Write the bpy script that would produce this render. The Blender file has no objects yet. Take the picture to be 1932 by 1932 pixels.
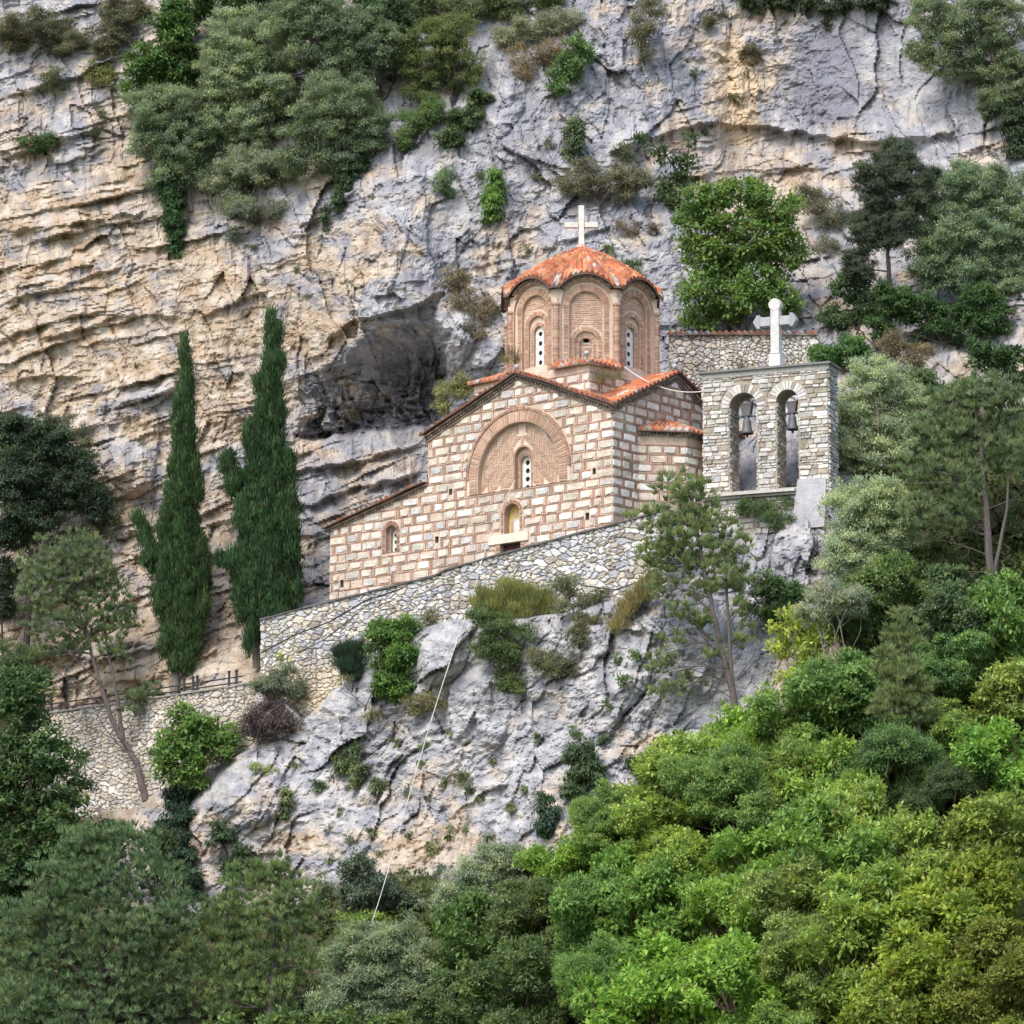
import bpy, math, random
import numpy as np
from mathutils import Vector
from mathutils.geometry import tessellate_polygon

random.seed(7)
RNG = np.random.default_rng(11)
SC = bpy.context.scene
COL = SC.collection
R = math.radians

# ------------------------------------------------------------------ camera geometry
EL = R(10.7); DIST = 200.0; TN = 0.0966
FW = np.array([0, math.cos(EL), math.sin(EL)]); UP = np.array([0, -math.sin(EL), math.cos(EL)]); RT = np.array([1.0, 0, 0])
CAM = -DIST * FW

def ray(px, py):
    return FW + (px - 966) / 966 * TN * RT + (966 - py) / 966 * TN * UP

def at(px, py, Y):
    r = ray(px, py); k = (Y - CAM[1]) / r[1]
    return CAM + k * r

def mpp(Y):
    return (DIST * math.cos(EL) + Y) / (DIST * math.cos(EL)) / 50.0

# ------------------------------------------------------------------ noise
_perm = np.random.default_rng(5).permutation(4096).astype(np.int64)
_ang = np.random.default_rng(6).random(4096) * 2 * math.pi
_gx, _gy = np.cos(_ang), np.sin(_ang)
_rv = np.random.default_rng(8).random((4096, 4))

def hsh(ix, iy, seed=0):
    return _perm[(_perm[(ix + seed * 131) & 4095] + iy + seed * 17) & 4095]

def noise(x, y, seed=0):
    x = np.asarray(x, float); y = np.asarray(y, float)
    x0 = np.floor(x).astype(np.int64); y0 = np.floor(y).astype(np.int64)
    fx = x - x0; fy = y - y0
    u = fx * fx * fx * (fx * (fx * 6 - 15) + 10); v = fy * fy * fy * (fy * (fy * 6 - 15) + 10)
    def g(i, j):
        h = hsh(x0 + i, y0 + j, seed)
        return _gx[h] * (fx - i) + _gy[h] * (fy - j)
    a = g(0, 0); b = g(1, 0); c = g(0, 1); d = g(1, 1)
    return 1.4 * (a + u * (b - a) + v * (c - a) + u * v * (a - b - c + d))

def fbm(x, y, oct=4, seed=0, gain=.5):
    s = 0; a = 1.0; f = 1.0
    for o in range(oct):
        s = s + a * noise(x * f + 13.7 * o, y * f - 7.1 * o, seed + o); a *= gain; f *= 2.03
    return s

def ridged(x, y, oct=4, seed=0, gain=.5):
    s = 0; a = 1.0; f = 1.0
    for o in range(oct):
        n = 1 - np.abs(noise(x * f + 3.7 * o, y * f + 9.1 * o, seed + o)); s = s + a * n * n; a *= gain; f *= 2.03
    return s

def voronoi(x, y, seed=0, jit=.95):
    """F1, F2, cell hash, vector to the cell point"""
    x0 = np.floor(x).astype(np.int64); y0 = np.floor(y).astype(np.int64)
    f1 = np.full(x.shape, 9.0); f2 = np.full(x.shape, 9.0); hh = np.zeros(x.shape, np.int64)
    dx1 = np.zeros(x.shape); dy1 = np.zeros(x.shape)
    for i in (-1, 0, 1):
        for j in (-1, 0, 1):
            h = hsh(x0 + i, y0 + j, seed)
            dx = x0 + i + .5 + (_rv[h, 0] - .5) * jit - x; dy = y0 + j + .5 + (_rv[h, 1] - .5) * jit - y
            d = np.sqrt(dx * dx + dy * dy)
            nearer = d < f1
            f2 = np.where(nearer, f1, np.minimum(f2, d))
            f1 = np.where(nearer, d, f1); hh = np.where(nearer, h, hh)
            dx1 = np.where(nearer, dx, dx1); dy1 = np.where(nearer, dy, dy1)
    return f1, f2, hh, dx1, dy1

def sstep(a, b, x):
    t = np.clip((x - a) / (b - a), 0, 1); return t * t * (3 - 2 * t)

# ------------------------------------------------------------------ objects
def tag(o, label=None, cat=None, group=None, kind=None):
    if label: o['label'] = label
    if cat: o['category'] = cat
    if group: o['group'] = group
    if kind: o['kind'] = kind
    return o

def wloc(o):
    v = Vector((0, 0, 0))
    while o is not None:
        v += o.location; o = o.parent
    return v

def empty(name, loc, label=None, cat=None, group=None):
    o = bpy.data.objects.new(name, None); o.location = Vector(loc); o.empty_display_size = .3
    COL.objects.link(o)
    return tag(o, label, cat, group)

def link(name, me, mat, parent=None, world=True, loc=None):
    o = bpy.data.objects.new(name, me); COL.objects.link(o)
    if mat is not None and len(me.materials) == 0: me.materials.append(mat)
    if parent is not None:
        o.parent = parent
        if world: o.location = -wloc(parent)
    if loc is not None: o.location = Vector(loc)
    return o

def np_mesh(name, verts, quads, cols=None, smooth=False, tris=None):
    me = bpy.data.meshes.new(name)
    verts = np.asarray(verts, np.float32).reshape(-1, 3)
    quads = np.asarray(quads, np.int32).reshape(-1, 4) if quads is not None and len(quads) else np.zeros((0, 4), np.int32)
    tris = np.asarray(tris, np.int32).reshape(-1, 3) if tris is not None and len(tris) else np.zeros((0, 3), np.int32)
    nq, nt = len(quads), len(tris)
    me.vertices.add(len(verts)); me.vertices.foreach_set('co', verts.ravel())
    me.loops.add(nq * 4 + nt * 3)
    me.loops.foreach_set('vertex_index', np.concatenate([quads.ravel(), tris.ravel()]))
    me.polygons.add(nq + nt)
    st = np.concatenate([np.arange(nq) * 4, nq * 4 + np.arange(nt) * 3]).astype(np.int32)
    me.polygons.foreach_set('loop_start', st)
    me.polygons.foreach_set('use_smooth', np.full(nq + nt, smooth, bool))
    me.update(calc_edges=True)
    if cols is not None:
        c = np.ones((len(verts), 4), np.float32); c[:, :3] = np.asarray(cols, np.float32).reshape(-1, 3)
        at_ = me.color_attributes.new('Col', 'FLOAT_COLOR', 'POINT'); at_.data.foreach_set('color', c.ravel())
    me.validate()
    return me

class MB:
    """collects pieces of one part"""
    def __init__(s): s.v = []; s.f = []; s.c = []
    def add(s, verts, faces, col):
        n = len(s.v); s.v += [tuple(p) for p in verts]; s.f += [tuple(i + n for i in f) for f in faces]; s.c += [tuple(col)] * len(verts)
    def hexa(s, back, front, col):
        """two quads -> closed block"""
        s.add(list(back) + list(front), [(4, 5, 6, 7), (3, 2, 1, 0), (0, 1, 5, 4), (1, 2, 6, 5), (2, 3, 7, 6), (3, 0, 4, 7)], col)
    def box(s, p0, p1, col):
        (a, b, c), (d, e, f) = p0, p1
        s.hexa([(a, b, c), (d, b, c), (d, e, c), (a, e, c)], [(a, b, f), (d, b, f), (d, e, f), (a, e, f)], col)
    def tube(s, pts, rads, col, n=7):
        pts = [Vector(p) for p in pts]; base = len(s.v); k = len(pts)
        vs = []
        for i, p in enumerate(pts):
            t = (pts[min(i + 1, k - 1)] - pts[max(i - 1, 0)]); t = t.normalized() if t.length > 1e-6 else Vector((0, 0, 1))
            a = t.orthogonal().normalized() if abs(t.z) > .95 else t.cross(Vector((0, 0, 1))).normalized()
            b = t.cross(a)
            for j in range(n):
                an = 2 * math.pi * j / n; vs.append(p + (a * math.cos(an) + b * math.sin(an)) * rads[i])
        fs = [(i * n + j, i * n + (j + 1) % n, (i + 1) * n + (j + 1) % n, (i + 1) * n + j) for i in range(k - 1) for j in range(n)]
        fs += [tuple(range(n - 1, -1, -1)), tuple((k - 1) * n + j for j in range(n))]
        s.add(vs, fs, col)
    def lathe(s, prof, c, col, n=24):
        vs = [(c[0] + r * math.cos(2 * math.pi * j / n), c[1] + r * math.sin(2 * math.pi * j / n), c[2] + z) for r, z in prof for j in range(n)]
        k = len(prof)
        fs = [(i * n + j, i * n + (j + 1) % n, (i + 1) * n + (j + 1) % n, (i + 1) * n + j) for i in range(k - 1) for j in range(n)]
        s.add(vs, fs, col)
    def build(s, name, mat, parent=None, smooth=False):
        me = bpy.data.meshes.new(name); me.from_pydata(s.v, [], s.f); me.update()
        c = np.ones((len(s.v), 4), np.float32)
        if len(s.v): c[:, :3] = np.array(s.c, np.float32)
        a = me.color_attributes.new('Col', 'FLOAT_COLOR', 'POINT'); a.data.foreach_set('color', c.ravel())
        if smooth: me.polygons.foreach_set('use_smooth', np.full(len(me.polygons), True))
        me.update()
        return link(name, me, mat, parent)

class Frame:
    """a wall plane: s along u, z up, d outward along n"""
    def __init__(f, o, u, n):
        f.o = np.array(o, float); f.u = np.array(u, float); f.n = np.array(n, float)
    def P(f, s, z, d=0.0):
        p = f.o + s * f.u + d * f.n
        return (p[0], p[1], z + f.o[2])
    def px(f, px, py, d=0.0):
        r = ray(px, py); o = f.o + d * f.n
        k = np.dot(o - CAM, f.n) / np.dot(r, f.n); p = CAM + k * r
        return float(np.dot(p - o, f.u)), float(p[2] - f.o[2])

def jc(c, v=.1, h=.03):
    k = 1 + random.uniform(-v, v)
    return tuple(max(.01, x * k * (1 + random.uniform(-h, h))) for x in c)

def mixc(a, b, t): return tuple(x + (y - x) * t for x, y in zip(a, b))

# ------------------------------------------------------------------ materials
def new_mat(name):
    m = bpy.data.materials.new(name); m.use_nodes = True
    nt = m.node_tree; b = nt.nodes['Principled BSDF']
    return m, nt, b

def col_mat(name, rough=.85, spec=.3, nscale=9.0, namp=.35, bump=.3, bscale=25.0, detail=6, big=.12):
    """base colour from the mesh's own colours, broken up by procedural noise, with a noise bump"""
    m, nt, b = new_mat(name); N = nt.nodes; L = nt.links
    at_ = N.new('ShaderNodeAttribute'); at_.attribute_name = 'Col'
    tc = N.new('ShaderNodeTexCoord')
    no = N.new('ShaderNodeTexNoise'); no.inputs['Scale'].default_value = nscale; no.inputs['Detail'].default_value = detail; no.inputs['Roughness'].default_value = .65
    L.new(tc.outputs['Object'], no.inputs['Vector'])
    mr = N.new('ShaderNodeMapRange'); mr.inputs['From Min'].default_value = .25; mr.inputs['From Max'].default_value = .75
    mr.inputs['To Min'].default_value = 1 - namp; mr.inputs['To Max'].default_value = 1 + namp
    L.new(no.outputs['Fac'], mr.inputs['Value'])
    n3 = N.new('ShaderNodeTexNoise'); n3.inputs['Scale'].default_value = .7; n3.inputs['Detail'].default_value = 5; n3.inputs['Roughness'].default_value = .6
    mp = N.new('ShaderNodeMapping'); mp.inputs['Scale'].default_value = (1.6, 1.6, .55); L.new(tc.outputs['Object'], mp.inputs['Vector']); L.new(mp.outputs['Vector'], n3.inputs['Vector'])
    m3 = N.new('ShaderNodeMapRange'); m3.inputs['From Min'].default_value = .3; m3.inputs['From Max'].default_value = .7; m3.inputs['To Min'].default_value = 1 - big; m3.inputs['To Max'].default_value = 1 + big * .8
    L.new(n3.outputs['Fac'], m3.inputs['Value'])
    pr = N.new('ShaderNodeMath'); pr.operation = 'MULTIPLY'; L.new(mr.outputs['Result'], pr.inputs[0]); L.new(m3.outputs['Result'], pr.inputs[1])
    mu = N.new('ShaderNodeVectorMath'); mu.operation = 'SCALE'
    L.new(at_.outputs['Color'], mu.inputs[0]); L.new(pr.outputs['Value'], mu.inputs['Scale'])
    L.new(mu.outputs['Vector'], b.inputs['Base Color'])
    b.inputs['Roughness'].default_value = rough; b.inputs['Specular IOR Level'].default_value = spec
    if bump:
        n2 = N.new('ShaderNodeTexNoise'); n2.inputs['Scale'].default_value = bscale; n2.inputs['Detail'].default_value = 5
        L.new(tc.outputs['Object'], n2.inputs['Vector'])
        bu = N.new('ShaderNodeBump'); bu.inputs['Strength'].default_value = bump; bu.inputs['Distance'].default_value = .05
        L.new(n2.outputs['Fac'], bu.inputs['Height']); L.new(bu.outputs['Normal'], b.inputs['Normal'])
    return m

def leaf_mat(name, transl=.35, rough=.55):
    m, nt, b = new_mat(name); N = nt.nodes; L = nt.links
    at_ = N.new('ShaderNodeAttribute'); at_.attribute_name = 'Col'
    oi = N.new('ShaderNodeObjectInfo')
    mu = N.new('ShaderNodeVectorMath'); mu.operation = 'MULTIPLY'
    L.new(at_.outputs['Color'], mu.inputs[0]); L.new(oi.outputs['Color'], mu.inputs[1])
    L.new(mu.outputs['Vector'], b.inputs['Base Color']); b.inputs['Roughness'].default_value = rough; b.inputs['Specular IOR Level'].default_value = .25
    tr = N.new('ShaderNodeBsdfTranslucent')
    tint = N.new('ShaderNodeVectorMath'); tint.operation = 'MULTIPLY'; tint.inputs[1].default_value = (1.2, 1.18, .8)
    L.new(mu.outputs['Vector'], tint.inputs[0]); L.new(tint.outputs['Vector'], tr.inputs['Color'])
    mx = N.new('ShaderNodeMixShader'); mx.inputs['Fac'].default_value = transl
    L.new(b.outputs['BSDF'], mx.inputs[1]); L.new(tr.outputs['BSDF'], mx.inputs[2])
    L.new(mx.outputs['Shader'], N['Material Output'].inputs['Surface'])
    return m

M_ROCK = col_mat('rock', .92, .2, 2.6, .22, .9, 14.0, 9)
M_STONE = col_mat('stone_masonry', .9, .2, 7.0, .27, .5, 22.0, 7, .22)
M_BRICK = col_mat('brick', .9, .2, 8.0, .2, .35, 30.0)
M_TILE = col_mat('roof_tile', .85, .25, 10.0, .28, .3, 30.0, 6, .22)
M_PLASTER = col_mat('plaster', .85, .25, 6.0, .2, .3, 18.0, 8, .16)
M_METAL = col_mat('bell_metal', .5, .5, 12.0, .25, .1, 20.0)
M_WOOD = col_mat('dark_wood', .7, .3, 14.0, .25, .2, 30.0)
M_BARK = col_mat('bark', .95, .1, 12.0, .35, .6, 18.0)
M_DARK = col_mat('dark_void', .9, .1, 4.0, .1, 0)
M_ROPE = col_mat('rope', .8, .2, 12.0, .1, 0)
M_ICON = col_mat('painted_icon', .6, .3, 9.0, .2, 0)
M_LEAF = leaf_mat("leaf", .42)
M_NEEDLE = leaf_mat('needle', .2, .6)
M_GROUND = col_mat('soil', .95, .1, 1.2, .4, .8, 6.0)
# ------------------------------------------------------------------ the cliff
TPX0, TPX1, TST = -560, 2500, 3.0
CTRL = [
 (-500,-400,31),(-500,400,26),(-500,1000,22),(-500,1400,15),(-500,2000,-4),
 (0,-400,31),(0,0,27),(0,400,23.5),(0,800,20.5),(0,1100,19),(0,1330,17.3),
 (300,-400,30),(300,0,25.5),(300,400,21.5),(300,800,18.5),(300,1100,16.5),(300,1290,14),
 (430,600,18.6),(450,900,17),(450,1150,14),(480,1240,11.6),
 (600,-400,29),(600,0,24),(600,300,20.5),(600,450,18.2),(600,580,17.2),(560,680,17.5),
 (750,430,15.7),(760,540,14.7),(690,620,15.5),(620,660,16.5),
 (700,730,17.3),(800,760,17.6),(640,750,17.4),(825,690,17),(760,680,17),
 (600,850,16.6),(740,850,16.2),(600,1000,14.6),(620,1110,12.2),(800,930,15),
 (845,560,15.4),(850,640,14.2),(880,700,13.6),(850,400,16.6),(880,250,18.5),(850,60,22.5),
 (960,450,15.8),(1000,250,18.3),(1000,600,13.8),(1000,0,23.5),
 (1100,350,16.8),(1150,150,20),(1150,0,22.5),(1100,-400,28),(1250,470,14.8),(1250,640,12.2),(1250,300,19),
 (1400,0,24),(1400,200,22.8),(1400,270,22.6),(1400,320,21.6),(1500,-400,29),(1600,0,23.5),(1600,200,22),(1600,270,21.5),(1850,100,19.5),(1932,0,21),(2400,-400,26),(2400,300,16),
 (1400,420,18),(1400,560,13.4),(1400,620,11.5),(1400,700,9.2),(1600,430,17),(1600,600,11.4),(1600,700,8.2),(1800,350,16.5),(1800,500,13),(1850,650,8.6),(1932,560,9.4),
 (1330,800,8),(1330,950,3),(1450,800,6.5),(1450,940,2.0),(1440,1010,.4),(1540,990,-.4),(1530,1080,-1.4),(1600,880,3),(1620,760,6),
 (1750,900,1.5),(1850,900,0),(1850,1080,-3),(1932,980,-2),(1932,1250,-7),(2400,900,-1),(2400,1500,-14),
 # under and behind the church terrace
 (520,1150,11.5),(700,1100,10),(850,1040,8),(1000,1000,6.0),(1150,950,5.0),(1230,900,5),(1000,900,12),
 (510,1310,8.3),(560,1375,6.9),(640,1310,5.6),(730,1235,4.2),(800,1180,3.0),(950,1165,.5),(1100,1155,-1.9),(1200,1120,-3.3),
 (600,1470,4.6),(500,1460,6.0),(650,1400,4.4),(700,1550,1.5),(800,1300,2.0),(850,1500,-.2),(1000,1250,-.9),(1000,1450,-2.8),(1100,1350,-3.2),(1200,1220,-4.2),(1300,1300,-5),
 (1350,1150,-3.2),(1400,1290,-5.2),(1250,1440,-6.2),(400,1520,7.2),
 (490,1540,5.2),(560,1600,3.4),(450,1640,6.2),(560,1680,3.4),(420,1740,3.5),(650,1690,0),(800,1650,-2.2),(560,1760,.5),
 (250,1550,12),(100,1560,14),(400,1450,10.2),(0,1560,9),(200,1700,3),(0,1900,-6),(400,1930,-6.5),(700,1830,-6),(900,1700,-4.8),(900,1900,-10),
 (1100,1600,-7.5),(1100,1900,-14),(1300,1500,-8),(1500,1400,-8),(1500,1700,-15),(1500,1932,-20),(1800,1400,-10),(1900,1700,-17),(1932,1932,-23),(1700,1200,-5),
 (0,2400,-20),(900,2400,-22),(1500,2400,-30),(2400,2400,-34),(2400,1900,-24),(-500,2400,-18)]

def tps(ctrl, X, Y):
    P = np.array([(a / 100, b / 100) for a, b, _ in ctrl]); V = np.array([c for _, _, c in ctrl], float); n = len(P)
    def U(r2): return np.where(r2 > 0, r2 * np.log(np.maximum(r2, 1e-12)), 0)
    D = ((P[:, None] - P[None]) ** 2).sum(-1)
    A = np.zeros((n + 3, n + 3)); A[:n, :n] = U(D) + np.eye(n) * .05; A[:n, n] = 1; A[:n, n + 1:] = P; A[n, :n] = 1; A[n + 1:, :n] = P.T
    w = np.linalg.solve(A, np.concatenate([V, np.zeros(3)]))
    x = X.ravel() / 100; y = Y.ravel() / 100; out = w[n] + w[n + 1] * x + w[n + 2] * y
    for i in range(n):
        out = out + w[i] * U((x - P[i, 0]) ** 2 + (y - P[i, 1]) ** 2)
    return out.reshape(X.shape)

# strata (bedding ledges), ochre (warm limestone) and dark (damp rock, plus overhang shade put into the colour) at places on the cliff
FEAT = [
 (0,50,.6,.2,0),(100,200,.9,.35,0),(0,300,1,.6,0),(250,250,1,.6,0),(50,450,1,.75,0),(200,520,1,.75,0),(100,700,1,.8,0),(250,650,.7,.85,0),(250,760,1,.6,0),(80,860,1,.55,0),
 (400,400,.5,.55,.1),(500,450,.35,.35,.3),(450,600,.25,.8,0),(600,520,.25,.6,.15),(700,450,.2,.6,0),(750,480,.15,.55,.1),(600,640,.2,.75,0),(350,560,.4,.9,0),(400,680,.3,.85,0),
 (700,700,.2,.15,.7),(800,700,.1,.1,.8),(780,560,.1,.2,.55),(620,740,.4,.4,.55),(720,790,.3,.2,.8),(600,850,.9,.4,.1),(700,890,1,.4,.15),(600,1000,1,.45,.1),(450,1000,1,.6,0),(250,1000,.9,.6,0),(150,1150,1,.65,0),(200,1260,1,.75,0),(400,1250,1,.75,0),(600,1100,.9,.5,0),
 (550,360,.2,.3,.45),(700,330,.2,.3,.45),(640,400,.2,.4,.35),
 (800,300,.1,.1,0),(850,450,.1,.2,0),(870,620,0,0,0),(900,550,.1,.45,0),(950,480,.25,.6,0),(950,300,.1,.1,0),(950,150,.1,.1,0),(1100,200,.1,.1,0),(1150,50,.1,.15,0),(1100,450,.3,.1,0),(1200,480,.2,.1,0),(1250,600,.2,.1,0),
 (1250,150,.1,.15,0),(1300,100,.1,.5,0),(1380,150,.1,.75,.05),(1400,60,.1,.4,.1),(1350,220,.3,.65,0),(1300,260,.8,.65,0),(1450,290,1,.65,0),(1600,285,.9,.5,0),(1350,330,.9,.7,0),(1550,150,0,.05,.05),(1650,100,0,.05,0),(1700,200,.1,.1,0),(1800,250,.2,.05,0),(1850,300,.8,.4,0),(1250,330,.4,.35,0),(1500,240,.2,.2,.1),
 (450,1480,0,.3,0),(600,1420,0,.15,0),(700,1400,0,.1,0),(750,1550,0,.45,0),(850,1550,0,.65,.1),(780,1620,0,.7,0),(900,1500,0,.3,.2),(950,1350,0,.1,0),(1000,1450,0,.1,.15),(1080,1280,0,.1,0),(850,1220,0,0,0),(1150,1300,0,.15,0),(1170,1420,0,.35,.1),(1250,1250,0,.05,0),(1350,1200,0,.05,0),(1450,1050,0,.1,0),(1500,1000,0,.1,0),(650,1600,0,.3,0),(550,1650,.1,.5,0),(450,1680,.1,.45,0),(720,1650,0,.65,0),(1000,1560,0,.3,0),(500,1620,0,.5,.3),
 (1600,1300,0,.6,.7),(1800,1700,0,.6,.7),(1200,1800,0,.6,.7),(300,1850,0,.5,.6),(1800,900,0,.5,.5),(100,1600,0,.5,.5)]

def feat(X, Y):
    x = X.ravel() / 100; y = Y.ravel() / 100; W = 0; acc = [0, 0, 0]
    for a, b, s, o, t in FEAT:
        w = 1 / (((x - a / 100) ** 2 + (y - b / 100) ** 2) + .06) ** 2
        W = W + w
        for k, q in enumerate((s, o, t)): acc[k] = acc[k] + w * q
    return [(a / W).reshape(X.shape) for a in acc]

def bump_blob(X, Y, cx, cy, rx, ry, rot=0):
    c, s = math.cos(rot), math.sin(rot)
    u = ((X - cx) * c + (Y - cy) * s) / rx; v = (-(X - cx) * s + (Y - cy) * c) / ry
    return np.clip(1 - u * u - v * v, 0, 1)

def build_terrain():
    g = np.arange(TPX0, TPX1 + .1, TST); n = len(g)
    gc = np.arange(TPX0, TPX1 + 20, 12.0)
    def up(a):
        t = np.array([np.interp(g, gc, r) for r in a]); return np.array([np.interp(g, gc, t[:, j]) for j in range(n)]).T
    Xc, Yc = np.meshgrid(gc, gc)
    base = up(tps(CTRL, Xc, Yc)); S, O, T = [up(a) for a in feat(Xc, Yc)]
    X, Y = np.meshgrid(g, g)
    # wander of the boundaries
    wx = 46 * fbm(X / 150, Y / 150, 3, 21); wy = 46 * fbm(X / 150, Y / 150, 3, 31)
    O = np.clip(O + .42 * fbm(X / 90, Y / 60, 4, 41), 0, 1); S = np.clip(S + .25 * fbm(X / 120, Y / 80, 3, 51), 0, 1)
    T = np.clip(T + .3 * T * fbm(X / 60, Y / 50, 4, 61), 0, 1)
    soil = np.clip(sstep(1250, 1450, X + .9 * Y - 900 * 1.05) * 0, 0, 1)
    # 1. bedding ledges: each bed swells downwards and is cut back under its lip
    q = Y + (.24 + .10 * sstep(500, 900, Y)) * X + wy * .18 + 7 * fbm(X / 330, Y / 200, 2, 71) + 4.0 * fbm(X / 45, Y / 26, 4, 72)
    def bed(T_, seed, lat):
        k = q / T_ + 1.1 * noise(q / (T_ * 3.7), X / 2400, seed); i = np.floor(k); f = k - i
        brk = noise(X / lat + i * 7.31, i * 3.77, seed + 3)               # each bed breaks off along its length
        amp = sstep(-.12, .5, brk) * 1.1
        return amp * (np.power(f, 1.3) * (1 - sstep(.9, 1.0, f))) + .35 * _rv[hsh(i.astype(np.int64), np.floor(X / lat + 2 * noise(X / 60, i * 5.1, seed + 9)).astype(np.int64), seed), 2]
    led = .72 * bed(46, 3, 210) + .34 * bed(19, 13, 120) + .15 * bed(9, 23, 55)
    S = S * (.35 + .65 * sstep(-.45, .05, fbm(X / 130, Y / 95, 3, 161)))
    # 2. broken blocky limestone, facets leaning with the joints
    rot = R(-58); cr, sr = math.cos(rot), math.sin(rot)
    low = sstep(1080, 1230, Y + .15 * (966 - X))                          # outcrop under the church: diagonal joints
    ang = np.where(low > .5, rot, R(80)); ca, sa = np.cos(ang), np.sin(ang)
    U = (X + wx * .6) * ca + (Y + wy * .6) * sa; V = -(X + wx * .6) * sa + (Y + wy * .6) * ca
    def facet(su, sv, seed):
        f1, f2, h, dx, dy = voronoi(U / su, V / sv, seed)
        return (_rv[h, 2] - .5) + 1.3 * ((_rv[h, 3] - .5) * dx + (_rv[h, 0] - .5) * dy), f2 - f1
    a1, e1 = facet(150, 62, 2); a2, e2 = facet(58, 27, 12); a3, e3 = facet(22, 11, 22)
    rg = ridged(U / 130, V / 46, 5, 33)
    blk = .85 * a1 + .42 * a2 + .17 * a3 + .16 * rg - .09 * (1 - sstep(0, .08, e1)) - .03 * (1 - sstep(0, .12, e2))
    fine = .15 * fbm(X / 20, Y / 14, 5, 91, .6) + .28 * fbm(X / 95, Y / 70, 3, 95)
    calm = np.clip(.72 + .55 * fbm(X / 210, Y / 170, 2, 131), .35, 1.15)
    calm = calm * (1 - .62 * np.clip(1.4 * bump_blob(X + wx, Y + wy, 1670, 140, 290, 135), 0, 1)); calm = calm * (1 - .3 * bump_blob(X, Y, 480, 600, 160, 130))
    dep = base - S * (led * 1.05 + .35 * a1 + .16 * a2 + .06 * a3 - .08 * (1 - sstep(0, .12, e1))) - (1 - S) * (.75 * a1 * .95 + (blk - .85 * a1) * .95 * calm) - fine * (.45 + .55 * calm) * (1 - .4 * S)
    # long overhanging lips: the rock swells down to a line and is cut back below it
    for pts, A, Hu in [([(600, 650), (677, 600), (760, 584), (840, 550)], .9, 85), ([(364, 597), (440, 570), (515, 546)], .6, 45), ([(0, 436), (140, 420), (290, 398)], .7, 42), ([(225, 422), (312, 410)], .45, 30), ([(40, 520), (140, 478)], .6, 36),
                       ([(530, 892), (650, 868), (805, 832)], 1.0, 34), ([(545, 968), (680, 918), (805, 890)], .8, 34), ([(530, 1020), (700, 985), (800, 950)], .55, 28), ([(0, 560), (120, 540), (240, 500)], .6, 36), ([(0, 302), (90, 264), (210, 235)], .6, 36),
                       ([(60, 645), (200, 604), (340, 588)], .5, 36), ([(0, 722), (160, 700)], .5, 32), ([(180, 1015), (340, 988)], .4, 28), ([(0, 1246), (200, 1238), (340, 1212)], .6, 30), ([(380, 1195), (490, 1160)], .4, 26), ([(0, 180), (120, 150), (250, 100)], .5, 34),
                       ([(1130, 292), (1260, 246), (1330, 230), (1500, 240), (1640, 264), (1820, 250)], .9, 55), ([(1230, 332), (1400, 322), (1580, 316)], .5, 28), ([(930, 262), (1010, 300), (1100, 330)], .5, 40), ([(540, 445), (620, 400), (690, 345)], .6, 45)]:
        xs = [p[0] for p in pts]; L_ = np.interp(X + wx * .2, xs, [p[1] for p in pts]) + .16 * wy + 5 * fbm(X / 34, Y / 60, 3, 141)
        fade = sstep(xs[0] - 6, xs[0] + 45, X) * sstep(xs[-1] + 6, xs[-1] - 45, X) * np.clip(.9 + .6 * noise(X / 60, Y * 0 + pts[0][1], 151), .3, 1.3)
        u_ = (L_ - Y) / Hu
        dep = dep - A * fade * np.where(u_ >= 0, np.exp(-np.clip(u_, 0, 20) * 1.3), np.exp(np.clip(u_ * Hu / 3.5, -20, 0)))
    # the overhang: a deep hollow eaten in under the lip
    xh = X + wx * .6 + 10 * fbm(X / 40, Y / 30, 3, 79); yh = Y + wy * .35 + 7 * fbm(X / 40, Y / 24, 3, 78)
    yu = np.interp(xh, [520, 560, 600, 680, 760, 830, 850], [800, 752, 706, 650, 608, 580, 575]); yl = np.interp(xh, [520, 560, 620, 700, 780, 830, 850], [806, 828, 838, 826, 806, 770, 740])
    t_ = np.clip((yh - yu) / np.maximum(yl - yu, 8), 0, 1)
    hol = (.75 * t_ ** 1.7 + .25 * t_ ** .8) * sstep(7, -7, yh - yl) * sstep(846, 832, xh) * sstep(530, 600, xh)
    dep = dep - np.minimum(1, 2 * hol) * (.6 * a2 + .4 * a3 + .35 * bed(21, 43, 90))
    dep = dep + 2.0 * hol * (1 + .30 * fbm(X / 60, Y / 16, 4, 77)) - .45 * np.exp(-((yh - yu) / 40) ** 2) * sstep(846, 832, xh) * sstep(560, 650, xh)
    # 3. single boulders and slabs
    for cx, cy, rx, ry, ro, am in [(225, 890, 66, 52, -.2, 1.3), (855, 625, 42, 78, .1, 1.1), (838, 1235, 50, 66, .35, 1.3), (1800, 700, 46, 44, -.4, 1.1), (1180, 1270, 44, 130, .5, .8),
                                   (1290, 1230, 80, 130, .2, .8), (470, 1500, 70, 60, .4, 1.0), (1060, 120, 45, 60, 0, .7), (960, 170, 40, 90, .1, .8), (900, 1340, 60, 80, .5, .6), (660, 1350, 50, 50, 0, .5)]:
        dep = dep - am * np.sqrt(bump_blob(X + wx * .25, Y + wy * .25, cx, cy, rx, ry, ro)) * (.8 + .3 * fbm(X / 40, Y / 40, 2, 99))
    # 4. keep the ground behind the two rubble walls
    yw = ((1108 - X) / 38.9) * math.sin(R(39)) - 1.5 * math.cos(R(39))
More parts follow.
